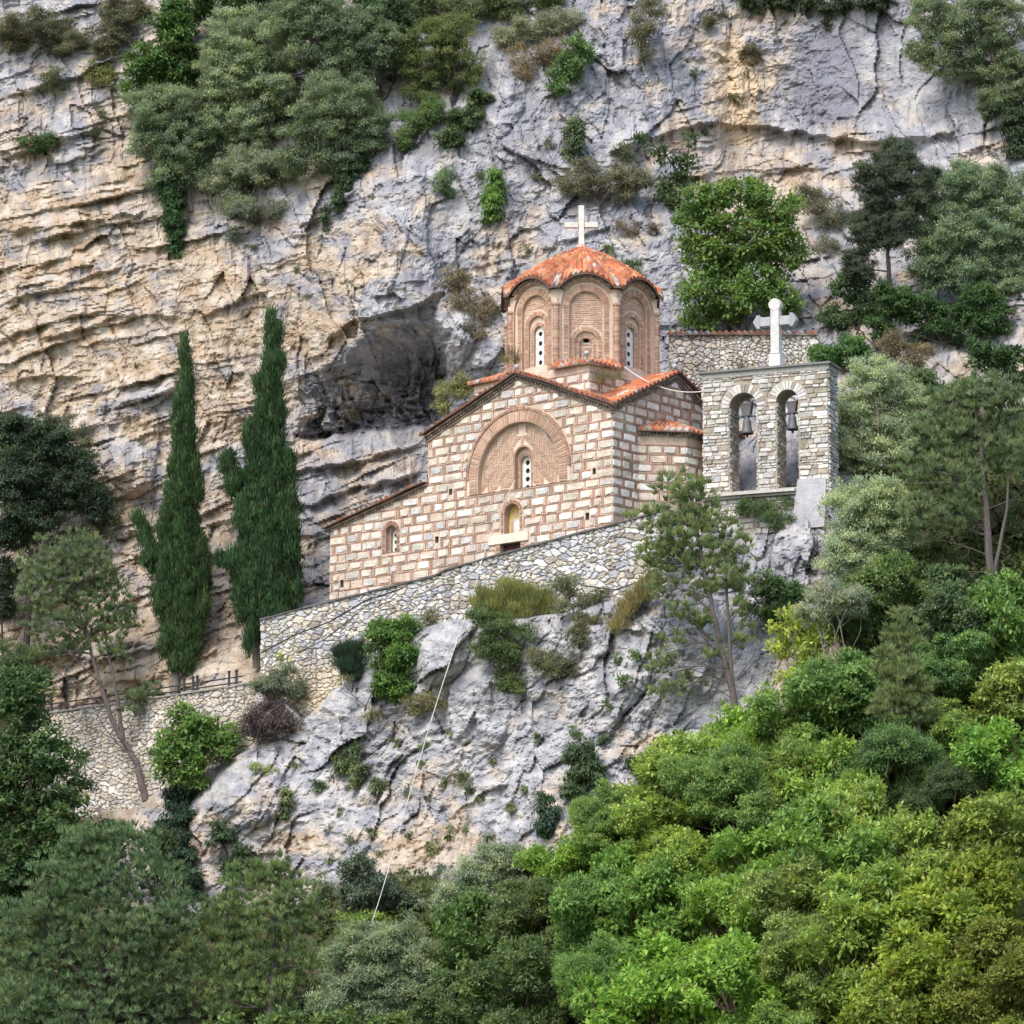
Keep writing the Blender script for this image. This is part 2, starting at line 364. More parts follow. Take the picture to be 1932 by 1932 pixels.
    top1 = np.interp(X, [494, 560, 650, 750, 838, 900, 1000, 1100, 1210, 1262], [1168, 1150, 1128, 1104, 1076, 1058, 1031, 1004, 975, 960]); bot1 = np.interp(X, [494, 530, 570, 640, 700, 800, 950, 1100, 1200, 1262], [1290, 1320, 1350, 1310, 1235, 1182, 1165, 1150, 1118, 1100]) + .35 * wy
    top2 = np.interp(X, [-120, 60, 486], [1378, 1350, 1288]); bot2 = np.interp(X, [-120, 100, 250, 340, 400, 486], [1590, 1560, 1535, 1470, 1440, 1400]) + .35 * wy
    m1 = sstep(488, 494, X) * sstep(1262, 1250, X) * sstep(top1 - 14, top1 - 4, Y) * sstep(bot1 + 6, bot1 - 6, Y)
    m2 = sstep(486, 480, X) * sstep(-120, -110, X) * sstep(top2 - 14, top2 - 4, Y) * sstep(bot2 + 6, bot2 - 6, Y)
    m_ = np.maximum(m1, m2); dep = np.where(m_ > 0, dep + m_ * np.maximum(0, yw + .75 - dep), dep)
    # colours of the rock itself
    def lerp(a, b, t): return a + (b - a) * t[..., None]
    v1 = fbm(X / 34, Y / 26, 5, 101); v2 = fbm(X / 130, Y / 110, 4, 111); v3 = fbm(X / 14, Y / 50, 4, 121)
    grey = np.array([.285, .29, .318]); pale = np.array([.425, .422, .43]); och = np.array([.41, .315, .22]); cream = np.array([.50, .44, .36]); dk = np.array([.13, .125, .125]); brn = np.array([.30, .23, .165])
    g_ = lerp(np.broadcast_to(grey, X.shape + (3,)), pale, sstep(-.25, .75, v1 + .7 * v2))
    g_ = lerp(g_, np.array([.215, .212, .228]), .85 * sstep(.1, .7, v3 - .5 * v2) * (1 - .5 * low))
    g_ = lerp(g_, np.array([.52, .515, .515]), .5 * low * sstep(-.5, .4, v1 - .4 * v3))
    o_ = lerp(np.broadcast_to(och, X.shape + (3,)), cream, sstep(-.4, .6, v1))
    o_ = lerp(o_, brn, .85 * sstep(.05, .7, v3 + .4 * v2 - .2 * v1))
    C = lerp(g_, o_, sstep(.20, .80, O + .30 * v1))
    # grey weathering skin on the outer lips of the beds
    C = lerp(C, pale, S * .5 * sstep(.15, .7, v2 + .5 * v1))
    C = lerp(C, dk, .16 * sstep(.2, 1.1, T + .35 * v1 * (T > .02)))  # damp rock, and the shade under the overhang painted into the colour
    # the long dark water stain and orange streaks on the upper right face
    st = np.exp(-(((X - 1560 + wx * .25) / 62) ** 2)) * sstep(20, 90, Y) * (1 - sstep(215, 255, Y))
    C = lerp(C, np.array([.19, .195, .235]), .8 * sstep(.25, .7, st + .2 * v1))
    st = np.exp(-(((X - 1395 + wx * .3) / 42) ** 2)) * sstep(20, 110, Y) * (1 - sstep(255, 300, Y))
    C = lerp(C, np.array([.58, .46, .31]), .8 * sstep(.3, .8, st + .3 * v3))
    # soil and leaf litter where the wood stands
    edge = 1640 - .62 * (X - 1000)
    wood = sstep(-40, 40, Y - np.where(X > 1000, np.maximum(edge, 1120), 1640 + (1000 - X) * .12) + wy)
    wood = np.maximum(wood, sstep(1590, 1660, X + wx) * sstep(720, 800, Y + wy))
    wood = np.maximum(wood, sstep(260, 180, X + wx) * sstep(1500, 1560, Y))
    litter = lerp(np.broadcast_to(np.array([.075, .07, .04]), X.shape + (3,)), np.array([.05, .075, .025]), sstep(-.3, .4, v1))
    C = lerp(C, litter, wood)
    # thin dry turf on ledges: warm brown-green film on the flatter places
    dz = np.gradient(dep, axis=0)
    turf = sstep(.02, .06, -np.gradient(base, axis=0) / TST) * sstep(.0, .5, v2 + .3 * v1) * (1 - wood) * .55
    C = lerp(C, np.array([.17, .15, .085]), turf)
    Rx = FW[None, None] + ((X - 966) / 966 * TN)[..., None] * RT + ((966 - Y) / 966 * TN)[..., None] * UP
    k = (dep - CAM[1]) / Rx[..., 1]
    Wd = CAM + k[..., None] * Rx
    idx = np.arange(n * n).reshape(n, n)
    q_ = np.stack([idx[1:, :-1], idx[1:, 1:], idx[:-1, 1:], idx[:-1, :-1]], -1).reshape(-1, 4)
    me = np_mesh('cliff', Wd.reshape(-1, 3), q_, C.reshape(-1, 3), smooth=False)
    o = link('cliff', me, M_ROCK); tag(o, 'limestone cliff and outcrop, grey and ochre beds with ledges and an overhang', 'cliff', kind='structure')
    return g, dep, wood

TG, TDEP, TWOOD = build_terrain()

def depth(px, py):
    fx = min(max((px - TPX0) / TST, 0), len(TG) - 2.001); fy = min(max((py - TPX0) / TST, 0), len(TG) - 2.001)
    i, j = int(fx), int(fy); a, b = fx - i, fy - j
    return float((TDEP[j, i] * (1 - a) + TDEP[j, i + 1] * a) * (1 - b) + (TDEP[j + 1, i] * (1 - a) + TDEP[j + 1, i + 1] * a) * b)

# the valley floor that the cliff rises from
me = np_mesh('ground', [(-900, -900, -52), (900, -900, -52), (900, 900, -52), (-900, 900, -52)], [(0, 1, 2, 3)], [(.11, .13, .06)] * 4)
tag(link('ground', me, M_GROUND), 'green valley floor below the cliff', 'ground', kind='structure')
# ------------------------------------------------------------------ masonry builders
STONES = [(.78, .75, .70), (.69, .64, .55), (.74, .70, .63), (.78, .75, .70), (.58, .545, .49), (.66, .59, .49), (.56, .545, .53)]
BRICKS = [(.37, .21, .15), (.41, .25, .18), (.33, .195, .145), (.44, .29, .215), (.30, .19, .155)]
MORTAR = (.61, .495, .40)

def run_inside(inside, s0, s1, z0, z1, k=9):
    """largest clear stretch of a course piece"""
    ok = [all(inside(s0 + (s1 - s0) * i / (k - 1), z) for z in (z0, z1)) for i in range(k)]
    best = (0, -1); i = 0
    while i < k:
        if ok[i]:
            j = i
            while j + 1 < k and ok[j + 1]: j += 1
            if j - i > best[1] - best[0]: best = (i, j)
            i = j + 1
        else: i += 1
    if best[1] <= best[0]: return None
    return s0 + (s1 - s0) * best[0] / (k - 1), s0 + (s1 - s0) * best[1] / (k - 1)

def block(mb, fr, s0, s1, z0, z1, d0, d1, col, inset=.015, jit=.008):
    j = lambda: random.uniform(-jit, jit)
    back = [fr.P(s0, z0, d0), fr.P(s1, z0, d0), fr.P(s1, z1, d0), fr.P(s0, z1, d0)]
    i = inset
    front = [fr.P(s0 + i + j(), z0 + i + j(), d1 + j()), fr.P(s1 - i + j(), z0 + i + j(), d1 + j()), fr.P(s1 - i + j(), z1 - i + j(), d1 + j()), fr.P(s0 + i + j(), z1 - i + j(), d1 + j())]
    mb.hexa(back, front, col)

def stone(mb, fr, s0, s1, z0, z1, d0, d1, col):
    """rough stone: eight-sided pillow with uneven outline"""
    w, h = s1 - s0, z1 - z0; c = min(.3 * h, .25 * w)
    j = lambda a: random.uniform(-a, a)
    pts = [(s0 + c * random.uniform(.3, 1), z0), (s1 - c * random.uniform(.3, 1), z0), (s1, z0 + c * random.uniform(.3, 1)), (s1, z1 - c * random.uniform(.3, 1)),
           (s1 - c * random.uniform(.3, 1), z1), (s0 + c * random.uniform(.3, 1), z1), (s0, z1 - c * random.uniform(.3, 1)), (s0, z0 + c * random.uniform(.3, 1))]
    pts = [(a + j(.04 * h), b + j(.04 * h)) for a, b in pts]
    cs, cz = (s0 + s1) / 2, (z0 + z1) / 2
    k = .90
    back = [fr.P(a, b, d0) for a, b in pts]; front = [fr.P(cs + (a - cs) * k, cz + (b - cz) * k, d1 + j(.012)) for a, b in pts]
    n = 8
    fs = [tuple(range(n, 2 * n))] + [(i, (i + 1) % n, n + (i + 1) % n, n + i) for i in range(n)]
    mb.add(back + front, fs, col)

def cloison(mb, fr, inside, s0, s1, z0, z1, course=.365, sun=1.0, seed=1, quoin=()):
    """cloisonne masonry: stones boxed in by bricks, a brick course between"""
    rnd = random.Random(seed)
    z = z0
    while z < z1:
        # horizontal brick course
        s = s0 - rnd.uniform(0, .3)
        while s < s1:
            L = rnd.uniform(.28, .5); a, b = max(s, s0), min(s + L, s1)
            if b - a > .05:
                r = run_inside(inside, a, b, z + .004, z + .062)
                if r and r[1] - r[0] > .05: block(mb, fr, r[0], r[1] - .014, z + .008, z + .06 + rnd.uniform(-.006, .008), -.03, .016 + rnd.uniform(-.004, .01), jc(rnd.choice(BRICKS), .2), .006, .004)
            s += L
        a = z + .08; b = z + course - .012
        s = s0 + (0 if rnd.random() < .5 else -rnd.uniform(0, .3))
        while s < s1:
            w = rnd.choice((rnd.uniform(.26, .42), rnd.uniform(.4, .62), rnd.uniform(.55, .82)))
            p, q = max(s, s0), min(s + w, s1)
            if s1 - q < .16: q = s1
            if q - p > .12:
                r = run_inside(inside, p, q, a, b)
                if r and r[1] - r[0] > .12:
                    lo = a + rnd.uniform(-.012, .02); hi = b - rnd.uniform(-.01, .03)
                    if rnd.random() < .93: stone(mb, fr, r[0], r[1], lo, hi, -.03, .035 + rnd.uniform(-.01, .015), jc(mixc(rnd.choice(STONES), MORTAR, rnd.choice((0, 0, 0, .2, .45, .7))), .14))
            s = q + .012
            nb = rnd.choice((1, 2, 2, 2, 1, 3))
            for i in range(nb):
                if s + .06 < s1:
                    r = run_inside(inside, s + .02, s + .07, a - .01, b + .01)
                    if r and r[1] - r[0] > .04: block(mb, fr, s + .02, s + .068, a - .012, b + .005, -.03, .014 + rnd.uniform(-.004, .008), jc(rnd.choice(BRICKS), .2), .006, .004)
                s += .075
            s += .03
        z += course

def rubble_courses(mb, fr, inside, s0, s1, z0, z1, seed=1, big=1.0, cols=None, d=.045):
    rnd = random.Random(seed); z = z0
    cols = cols or [(.68, .65, .60), (.72, .70, .66), (.60, .56, .50), (.46, .39, .31), (.64, .62, .60), (.42, .36, .30), (.70, .66, .58)]
    while z < z1 - .04:
        h = rnd.choice((.1, .13, .17, .2, .24)) * big; h = min(h, z1 - z)
        s = s0 - rnd.uniform(0, .2)
        while s < s1:
            w = rnd.uniform(.14, .5) * big * (1.2 if h > .15 else .9)
            p, q = max(s, s0), min(s + w, s1)
            if s1 - q < .1: q = s1
            if q - p > .06:
                r = run_inside(inside, p + .006, q - .006, z + .006, z + h - .006)
                if r and r[1] - r[0] > .06: stone(mb, fr, r[0], r[1], z + rnd.uniform(.0, .025), z + h - rnd.uniform(0, .02), -.03, d + rnd.uniform(-.03, .03), jc(rnd.choice(cols), .12))
            s = q if q >= s1 else s + w
        z += h

def arch_poly(sc, zb, zs, r, n=18, rz=None):
    rz = rz or r
    return [(sc - r, zb)] + [(sc - r * math.cos(math.pi * i / n), zs + rz * math.sin(math.pi * i / n)) for i in range(n + 1)] + [(sc + r, zb)]

def in_arch(s, z, sc, zb, zs, r):
    return abs(s - sc) < r and z > zb and (z < zs or (s - sc) ** 2 + (z - zs) ** 2 < r * r)

def plate(mb, fr, outer, holes, d, col):
    polys = [[Vector((a, b, 0)) for a, b in p] for p in [outer] + holes]
    tris = tessellate_polygon(polys); flat = [q for p in [outer] + holes for q in p]
    vs = [fr.P(a, b, d) for a, b in flat]
    mb.add(vs, [tuple(t) for t in tris], col)

def reveal(mb, fr, poly, d0, d1, col, close=True):
    n = len(poly); vs = [fr.P(a, b, d0) for a, b in poly] + [fr.P(a, b, d1) for a, b in poly]
    mb.add(vs, [(i, (i + 1) % n, n + (i + 1) % n, n + i) for i in range(n if close else n - 1)], col)

def voussoirs(mb, fr, sc, zc, r0, r1, n, d0, d1, cols, a0=0, a1=math.pi, gap=.25, v=.15):
    for i in range(n):
        p = a0 + (a1 - a0) * (i + gap * .5) / n; q = a0 + (a1 - a0) * (i + 1 - gap * .5) / n
        jr = random.uniform(-.012, .012)
        pts = [(r0, p), (r0, q), (r1 + jr, q), (r1 + jr, p)]
        back = [fr.P(sc + r * math.cos(a), zc + r * math.sin(a), d0) for r, a in pts]
        front = [fr.P(sc + r * math.cos(a), zc + r * math.sin(a), d1 + random.uniform(-.006, .006)) for r, a in pts]
        mb.hexa(back, front, jc(random.choice(cols), v))

def ring_plate(mb, fr, sc, zc, r0, r1, d, col, zb=None, n=28):
    """the mortar bed of an arch ring, with straight legs down to zb"""
    A = [(math.cos(math.pi * i / n), math.sin(math.pi * i / n)) for i in range(n + 1)]
    o = [(sc + r1 * c, zc + r1 * s) for c, s in A]; i_ = [(sc + r0 * c, zc + r0 * s) for c, s in A]
    if zb is not None: o = [(sc + r1, zb)] + o + [(sc - r1, zb)]; i_ = [(sc + r0, zb)] + i_ + [(sc - r0, zb)]
    k = len(o)
    mb.add([fr.P(a, b, d) for a, b in o] + [fr.P(a, b, d) for a, b in i_], [(j, j + 1, k + j + 1, k + j) for j in range(k - 1)], col)
    mb.add([fr.P(a, b, d) for a, b in o] + [fr.P(a, b, d - .06) for a, b in o], [(j, j + 1, k + j + 1, k + j) for j in range(k - 1)], col)

def legs(mb, fr, sc, r0, r1, zb, zs, d0, d1, cols, pitch=.085):
    z = zb
    while z < zs - .02:
        for sg in (-1, 1):
            a, b = sorted((sc + sg * r0, sc + sg * r1))
            block(mb, fr, a, b + 0, z + .012, min(z + pitch - .012, zs), d0, d1 + random.uniform(-.005, .006), jc(random.choice(cols), .15), .006, .005)
        z += pitch

def brick_fill(mb, fr, inside, s0, s1, z0, z1, d, cols, pitch=.085, seed=3, L=.30):
    rnd = random.Random(seed); z = z0
    while z < z1:
        s = s0 - rnd.uniform(0, .3)
        while s < s1:
            l = L * rnd.uniform(.8, 1.2); a, b = max(s, s0), min(s + l, s1)
            if b - a > .04:
                r = run_inside(inside, a, b, z + .012, z + pitch - .012, 13)
                if r and r[1] - r[0] > .04: block(mb, fr, r[0] + .004, r[1] - .012, z + .012, z + pitch - .014, d - .03, d + .012 + rnd.uniform(-.004, .006), jc(rnd.choice(cols), .15), .005, .004)
            s += l
        z += pitch

def rake_band(mb, fr, p0, p1, th, d0, d1, n, cols, gap=.12):
    for i in range(n):
        a = (i + gap / 2) / n; b = (i + 1 - gap / 2) / n
        A = (p0[0] + (p1[0] - p0[0]) * a, p0[1] + (p1[1] - p0[1]) * a); B = (p0[0] + (p1[0] - p0[0]) * b, p0[1] + (p1[1] - p0[1]) * b)
        back = [fr.P(A[0], A[1], d0), fr.P(B[0], B[1], d0), fr.P(B[0], B[1] + th, d0), fr.P(A[0], A[1] + th, d0)]
        front = [fr.P(A[0], A[1], d1), fr.P(B[0], B[1], d1), fr.P(B[0], B[1] + th, d1), fr.P(A[0], A[1] + th, d1)]
        mb.hexa(back, front, jc(random.choice(cols), .2))

TILES = np.array([(.62, .33, .18), (.36, .17, .12), (.52, .165, .075), (.56, .20, .09), (.46, .145, .075), (.58, .26, .12), (.50, .22, .12), (.40, .15, .09)])
LICHEN = np.array([.46, .42, .37])

def tile_cols(i, j, seed=0, old=.12):
    h = hsh(i.astype(np.int64), j.astype(np.int64), seed)
    c = TILES[(_rv[h, 0] * 7.99).astype(int)] * .88 * (.8 + .4 * _rv[h, 1])[..., None]
    m = (_rv[h, 2] < old)
    return np.where(m[..., None], LICHEN * (.6 + .6 * _rv[h, 3])[..., None], c)

def sheet(name, top, cols, mat, parent, thick=.09, skirt_col=(.17, .10, .085), flat=None):
    """a corrugated tile sheet given as a (m,n,3) grid, closed below by a flat sheet"""
    m, n, _ = top.shape
    bot = (flat if flat is not None else top).copy(); bot[..., 2] -= thick
    V = np.concatenate([top.reshape(-1, 3), bot.reshape(-1, 3)])
    C = np.concatenate([cols.reshape(-1, 3), np.tile(np.array(skirt_col), (m * n, 1))])
    idx = np.arange(m * n).reshape(m, n); b = idx + m * n
    q = [np.stack([idx[:-1, :-1], idx[:-1, 1:], idx[1:, 1:], idx[1:, :-1]], -1).reshape(-1, 4), np.stack([b[:-1, :-1], b[1:, :-1], b[1:, 1:], b[:-1, 1:]], -1).reshape(-1, 4)]
    for e, f in ((idx[0], b[0]), (idx[-1], b[-1]), (idx[:, 0], b[:, 0]), (idx[:, -1], b[:, -1])):
        q.append(np.stack([e[:-1], e[1:], f[1:], f[:-1]], -1))
    # cut tile ends and underside in one dark colour: own vertices
    me = np_mesh(name, V, np.concatenate(q), C)
    return link(name, me, mat, parent)

# ------------------------------------------------------------------ the church
AZ = R(39)
UA = np.array([-math.cos(AZ), math.sin(AZ), 0]); NA = np.array([-math.sin(AZ), -math.cos(AZ), 0])     # facade, s runs away to the left
UB = np.array([math.sin(AZ), math.cos(AZ), 0]); NB = np.array([math.cos(AZ), -math.sin(AZ), 0])       # apse side
O0 = at(1156, 900, 0.0); O0[2] = 0
FA = Frame(O0, UA, NA); FB = Frame(O0, UB, NB)
zA = lambda px, py: FA.px(px, py)
DOOR_TOP = zA(965, 1024)[1]; ZG = DOOR_TOP - 2.05
ZE = zA(1156, 768)[1]                    # wall top at the corner
SA, ZAP = zA(973, 712)                   # ridge end over the facade
SA = 4.55; SW = 9.1; BW = 3.9; BD = 7.8
TA = (ZAP - ZE) / SA; ZBP = FB.px(1277, 712)[1]; TB = (ZBP - ZE) / BW
SL = zA(623, 1000)[0]; ZAI = zA(803, 914)[1]; ZAL = zA(625, 998)[1]; SAI = SW
church = empty('church', (O0[0], O0[1], ZG), 'small Byzantine church of pale stone boxed in red brick, with a tiled octagonal dome', 'church')

# facade openings
S_T, Z_T0 = zA(975, 922); Z_TOP = zA(981, 796)[1]; R_IN = 2.0; Z_SPR = Z_TOP - R_IN; R_OUT = 2.53
S_T = SA + .02
S_W, Z_W0 = zA(979, 924); W_TOP = zA(977, 842)[1]; W_PT = zA(981, 857)[1]
S_N, Z_N0 = zA(966, 1007); N_TOP = zA(966, 950)[1]; N_R = .38
S_D = zA(963, 1030)[0]; D_HW = .5
S_X, Z_X0 = zA(738, 1042); X_TOP = zA(737, 991)[1]; X_R = .28
holes_put = [(zA(1108, 974), .09, .14), (zA(1121, 889), .08, .12), (zA(850, 928), .08, .12), (zA(824, 1018), .09, .13), (zA(645, 1101), .09, .15)]

def fac_in(s, z):
    if s < 0 or s > SL: return False
    top = ZE + min(s, SW - s) * TA - .03 if s <= SW else ZAI + (ZAL - ZAI) * (s - SW) / (SL - SW) - .06
    if z > top: return False
    if in_arch(s, z, S_T, Z_T0 - .02, Z_SPR, R_OUT + .03): return False
    if in_arch(s, z, S_N, Z_N0 - .05, N_TOP - N_R, N_R + .17): return False
    if abs(s - S_D) < D_HW + .22 and z < DOOR_TOP + .3: return False
    if abs(s - S_D) < .98 and DOOR_TOP - .02 < z < DOOR_TOP + .40: return False
    if in_arch(s, z, S_X, Z_X0 - .06, X_TOP - X_R, X_R + .2): return False
    for (hs, hz), w, h in holes_put:
        if abs(s - hs) < w + .02 and abs(z - hz) < h + .02: return False
    return True

fac = MB()
outer = [(0, ZG), (0, ZE), (SA, ZE + SA * TA), (SW, ZE), (SW, ZAI), (SL, ZAL), (SL, ZG)]
pT = arch_poly(S_T, Z_T0, Z_SPR, R_IN, 30); pN = arch_poly(S_N, Z_N0, N_TOP - N_R, N_R); pX = arch_poly(S_X, Z_X0, X_TOP - X_R, X_R)
pD = [(S_D - D_HW, ZG + .02), (S_D - D_HW, DOOR_TOP), (S_D + D_HW, DOOR_TOP), (S_D + D_HW, ZG + .02)]
pH = [[(hs - w, hz - h), (hs - w, hz + h), (hs + w, hz + h), (hs + w, hz - h)] for (hs, hz), w, h in holes_put]
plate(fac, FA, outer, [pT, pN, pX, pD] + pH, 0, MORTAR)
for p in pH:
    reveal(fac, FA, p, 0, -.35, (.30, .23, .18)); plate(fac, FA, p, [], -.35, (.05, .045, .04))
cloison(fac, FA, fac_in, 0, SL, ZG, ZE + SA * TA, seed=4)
# the rest of the shell: the wall above the aisle, the back and the far end
for fr, a, b, z0, z1 in ((Frame(O0 + UA * SW, UB, UA), 0, BD, ZG, ZE), (Frame(O0 + UA * SL, UB, UA), 0, BD, ZG, ZAL), (Frame(O0 + UB * BD, UA, UB), 0, SL, ZG, ZAL)):
    plate(fac, fr, [(a, z0), (a, z1), (b, z1), (b, z0)], [], 0, MORTAR)
plate(fac, Frame(O0 + UB * BD, UA, UB), [(0, ZG), (0, ZE), (SA, ZE + SA * TA), (SW, ZE), (SW, ZG)], [], .01, MORTAR)
fac.build('wall', M_STONE, church)

# raking eaves of the facade: corbelled brick courses under the tiles
EAVE = [(.25, .195, .165), (.31, .23, .185), (.20, .165, .15), (.36, .28, .22)]
def cornice(mb, par): mb.build('cornice', M_BRICK, par)
ev = MB()
for a, b in (((-.12, ZE - .05), (SA, ZAP - .01 + .04)), ((SA, ZAP - .01 + .04), (SW + .1, ZE - .05))):
    for k, (dz, d1) in enumerate(((-.20, .06), (-.10, .11), (.0, .17))):
        rake_band(ev, FA, (a[0], a[1] + dz), (b[0], b[1] + dz), .075, -.05, d1, 24 if k != 1 else 34, EAVE, .08 if k != 1 else .45)
cornice(ev, church); ev = MB()
for a, b in (((SW - .02, ZAI - .02), (SL + .1, ZAL - .02)),):
    for k, (dz, d1) in enumerate(((-.14, .07), (-.05, .13))):
        rake_band(ev, FA, (a[0], a[1] + dz), (b[0], b[1] + dz), .075, -.05, d1, 22 if k else 30, EAVE, .4 if k == 0 else .08)
cornice(ev, church); ev = MB()
for a, b in (((-.12, ZE - .05), (BW, ZE + BW * TB - .02)), ((BW, ZE + BW * TB - .02), (BD + .1, ZE - .05))):
    for k, (dz, d1) in enumerate(((-.20, .06), (-.10, .11), (.0, .17))):
        rake_band(ev, FB, (a[0], a[1] + dz), (b[0], b[1] + dz), .075, -.05, d1, 20 if k != 1 else 30, EAVE, .08 if k != 1 else .45)
cornice(ev, church)

# the big blind arch: brick ring, herringbone tympanum, stepped window
PALEB = [(.46, .295, .21), (.50, .34, .25), (.43, .265, .185), (.52, .37, .28)]
PMORT = (.68, .56, .46)
ar = MB()
ring_plate(ar, FA, S_T, Z_SPR, R_IN, R_OUT, .035, PMORT, Z_T0)
voussoirs(ar, FA, S_T, Z_SPR, R_IN + .02, R_OUT - .1, 62, 0, .06, PALEB, gap=.34)
legs(ar, FA, S_T, R_IN + .02, R_OUT - .12, Z_T0, Z_SPR, 0, .06, PALEB, .1)
voussoirs(ar, FA, S_T, Z_SPR, R_OUT - .07, R_OUT + .03, 26, -.02, .085, BRICKS, gap=.06)
reveal(ar, FA, arch_poly(S_T, Z_T0, Z_SPR, R_IN, 30), .035, -.22, (.50, .37, .28), close=True)
arch = ar.build('blind_arch', M_BRICK, church)
ty = MB(); DT = -.22
W1 = .40; W2 = .255
pW = arch_poly(S_W - .03, Z_W0, W_TOP - W1, W1)
plate(ty, FA, arch_poly(S_T, Z_T0, Z_SPR, R_IN, 30), [pW], DT, PMORT)
def tym_in(s, z): return in_arch(s, z, S_T, Z_T0 + .05, Z_SPR, R_IN - .02) and not in_arch(s, z, S_W - .03, Z_W0 - .1, W_TOP - W1, W1 + .06)
hw = .082; hn = 4
for sg in (-1, 1):
    for i in range(0, 26):
        for j in range(-2, 34):
            k = (i + j) % (2 * hn) if True else 0
            s_, z_ = i * hw, Z_T0 + .06 + j * hw
            if k == 0: a, b, c, d = s_, s_ + hn * hw, z_, z_ + hw
            elif k == hn: a, b, c, d = s_, s_ + hw, z_ , z_ + hn * hw
            else: continue
            if k == 0: pass
            g = .013
            A, B = (S_T + sg * a, S_T + sg * b); A, B = min(A, B) + g, max(A, B) - g
            r = run_inside(tym_in, A, B, c + g, d - g, 9)
            if r and r[1] - r[0] > .03: block(ty, FA, r[0], r[1], c + g, d - g, DT - .03, DT + .02 + random.uniform(-.004, .006), jc(random.choice(PALEB), .12), .005, .003)
ty.build('tympanum', M_BRICK, arch)

def holed_panel(mb, fr, sc, z0, ztop, w, d, nh, rh, small=True, col=(.82, .81, .78)):
    """plaster window slab pierced by a column of roundels"""
    zs = ztop - w; poly = arch_poly(sc, z0, zs, w, 16)
    hs = []; zz = [z0 + (ztop - .08 - z0) * (i + .5) / nh for i in range(nh)]
    for z in zz: hs.append([(sc + rh * math.cos(t), z + rh * math.sin(t)) for t in np.linspace(0, 2 * math.pi, 14, endpoint=False)])
    if small:
        for a, b in zip(zz[:-1], zz[1:]):
            for sg in (-1, 1): hs.append([(sc + sg * (w * .72) + .022 * math.cos(t), (a + b) / 2 + .022 * math.sin(t)) for t in np.linspace(0, 2 * math.pi, 6, endpoint=False)])
    plate(mb, fr, poly, hs, d, col)
    for h in hs: reveal(mb, fr, h, d, d - .06, (.45, .44, .42))

def window(fr, sc, z0, ztop, w, d, nh, rh, parent, small=True):
    m = MB(); holed_panel(m, fr, sc, z0, ztop, w, d, nh, rh, small)
    o = m.build('window', M_PLASTER, parent)
    g = MB(); zs = ztop - w; plate(g, fr, arch_poly(sc, z0 + .01, zs, w - .01, 12), [], d - .07, (.035, .05, .055))
    g.build('pane', M_DARK, o)
    return o

wr = MB()
reveal(wr, FA, pW, DT, DT - .18, (.44, .31, .235), True)
pW2 = arch_poly(S_W, Z_W0, W_PT - W2, W2)
plate(wr, FA, pW, [pW2], DT - .18, PMORT)
ring_plate(wr, FA, S_W - .03, W_TOP - W1, W1, W1 + .07, DT + .03, (.40, .26, .19), Z_W0)
reveal(wr, FA, pW2, DT - .18, DT - .34, (.42, .29, .22), True)
z = Z_W0
while z < W_TOP - W1:
    block(wr, FA, S_W - .03 + W1 - .005, S_W - .03 + W1 + .0, z, z + .02, DT - .17, DT, (.3, .2, .15), 0, 0); z += .09
voussoirs(wr, FA, S_W, W_PT - W2, W2 + .01, W2 + .1, 16, DT - .2, DT - .165, BRICKS, gap=.3)
legs(wr, FA, S_W, W2 + .01, W2 + .1, Z_W0, W_PT - W2, DT - .2, DT - .165, BRICKS)
wr.build('window_surround', M_BRICK, arch)
window(FA, S_W, Z_W0 + .01, W_PT, W2 - .003, DT - .32, 4, .105, arch)

# niche with the painted saint over the door
ni = MB()
ring_plate(ni, FA, S_N, N_TOP - N_R, N_R, N_R + .17, .02, PMORT, Z_N0)
voussoirs(ni, FA, S_N, N_TOP - N_R, N_R + .02, N_R + .15, 22, 0, .045, BRICKS + PALEB, gap=.34)
legs(ni, FA, S_N, N_R + .02, N_R + .15, Z_N0, N_TOP - N_R, 0, .045, BRICKS + PALEB)
reveal(ni, FA, pN, .02, -.30, (.40, .28, .21), True)
niche = ni.build('niche', M_BRICK, church)
ic = MB(); plate(ic, FA, arch_poly(S_N, Z_N0 + .01, N_TOP - N_R, N_R - .004), [], -.295, (.62, .46, .17)); DI = -.29
def disc(sc, zc, r, col, d, rz=None, n=18): plate(ic, FA, [(sc + r * math.cos(t), zc + (rz or r) * math.sin(t)) for t in np.linspace(0, 2 * math.pi, n, endpoint=False)], [], d, col)
hN = N_TOP - Z_N0
plate(ic, FA, [(S_N - .30, Z_N0 + .02), (S_N - .27, Z_N0 + .42 * hN), (S_N - .12, Z_N0 + .60 * hN), (S_N + .12, Z_N0 + .60 * hN), (S_N + .27, Z_N0 + .42 * hN), (S_N + .30, Z_N0 + .02)], [], DI, (.58, .50, .40))
disc(S_N, Z_N0 + .71 * hN, .165, (.30, .22, .10), DI + .002); disc(S_N, Z_N0 + .71 * hN, .145, (.72, .55, .18), DI + .004)
disc(S_N, Z_N0 + .70 * hN, .085, (.36, .24, .16), DI + .006, .11); disc(S_N, Z_N0 + .69 * hN, .055, (.60, .42, .29), DI + .008, .075)
disc(S_N - .02, Z_N0 + .30 * hN, .15, (.74, .72, .70), DI + .004, .24)
plate(ic, FA, [(S_N + .30, Z_N0 + .02), (S_N + .27, Z_N0 + .42 * hN), (S_N + .17, Z_N0 + .5 * hN), (S_N + .16, Z_N0 + .02)], [], DI + .003, (.40, .31, .24))
ic.build('icon', M_ICON, niche)
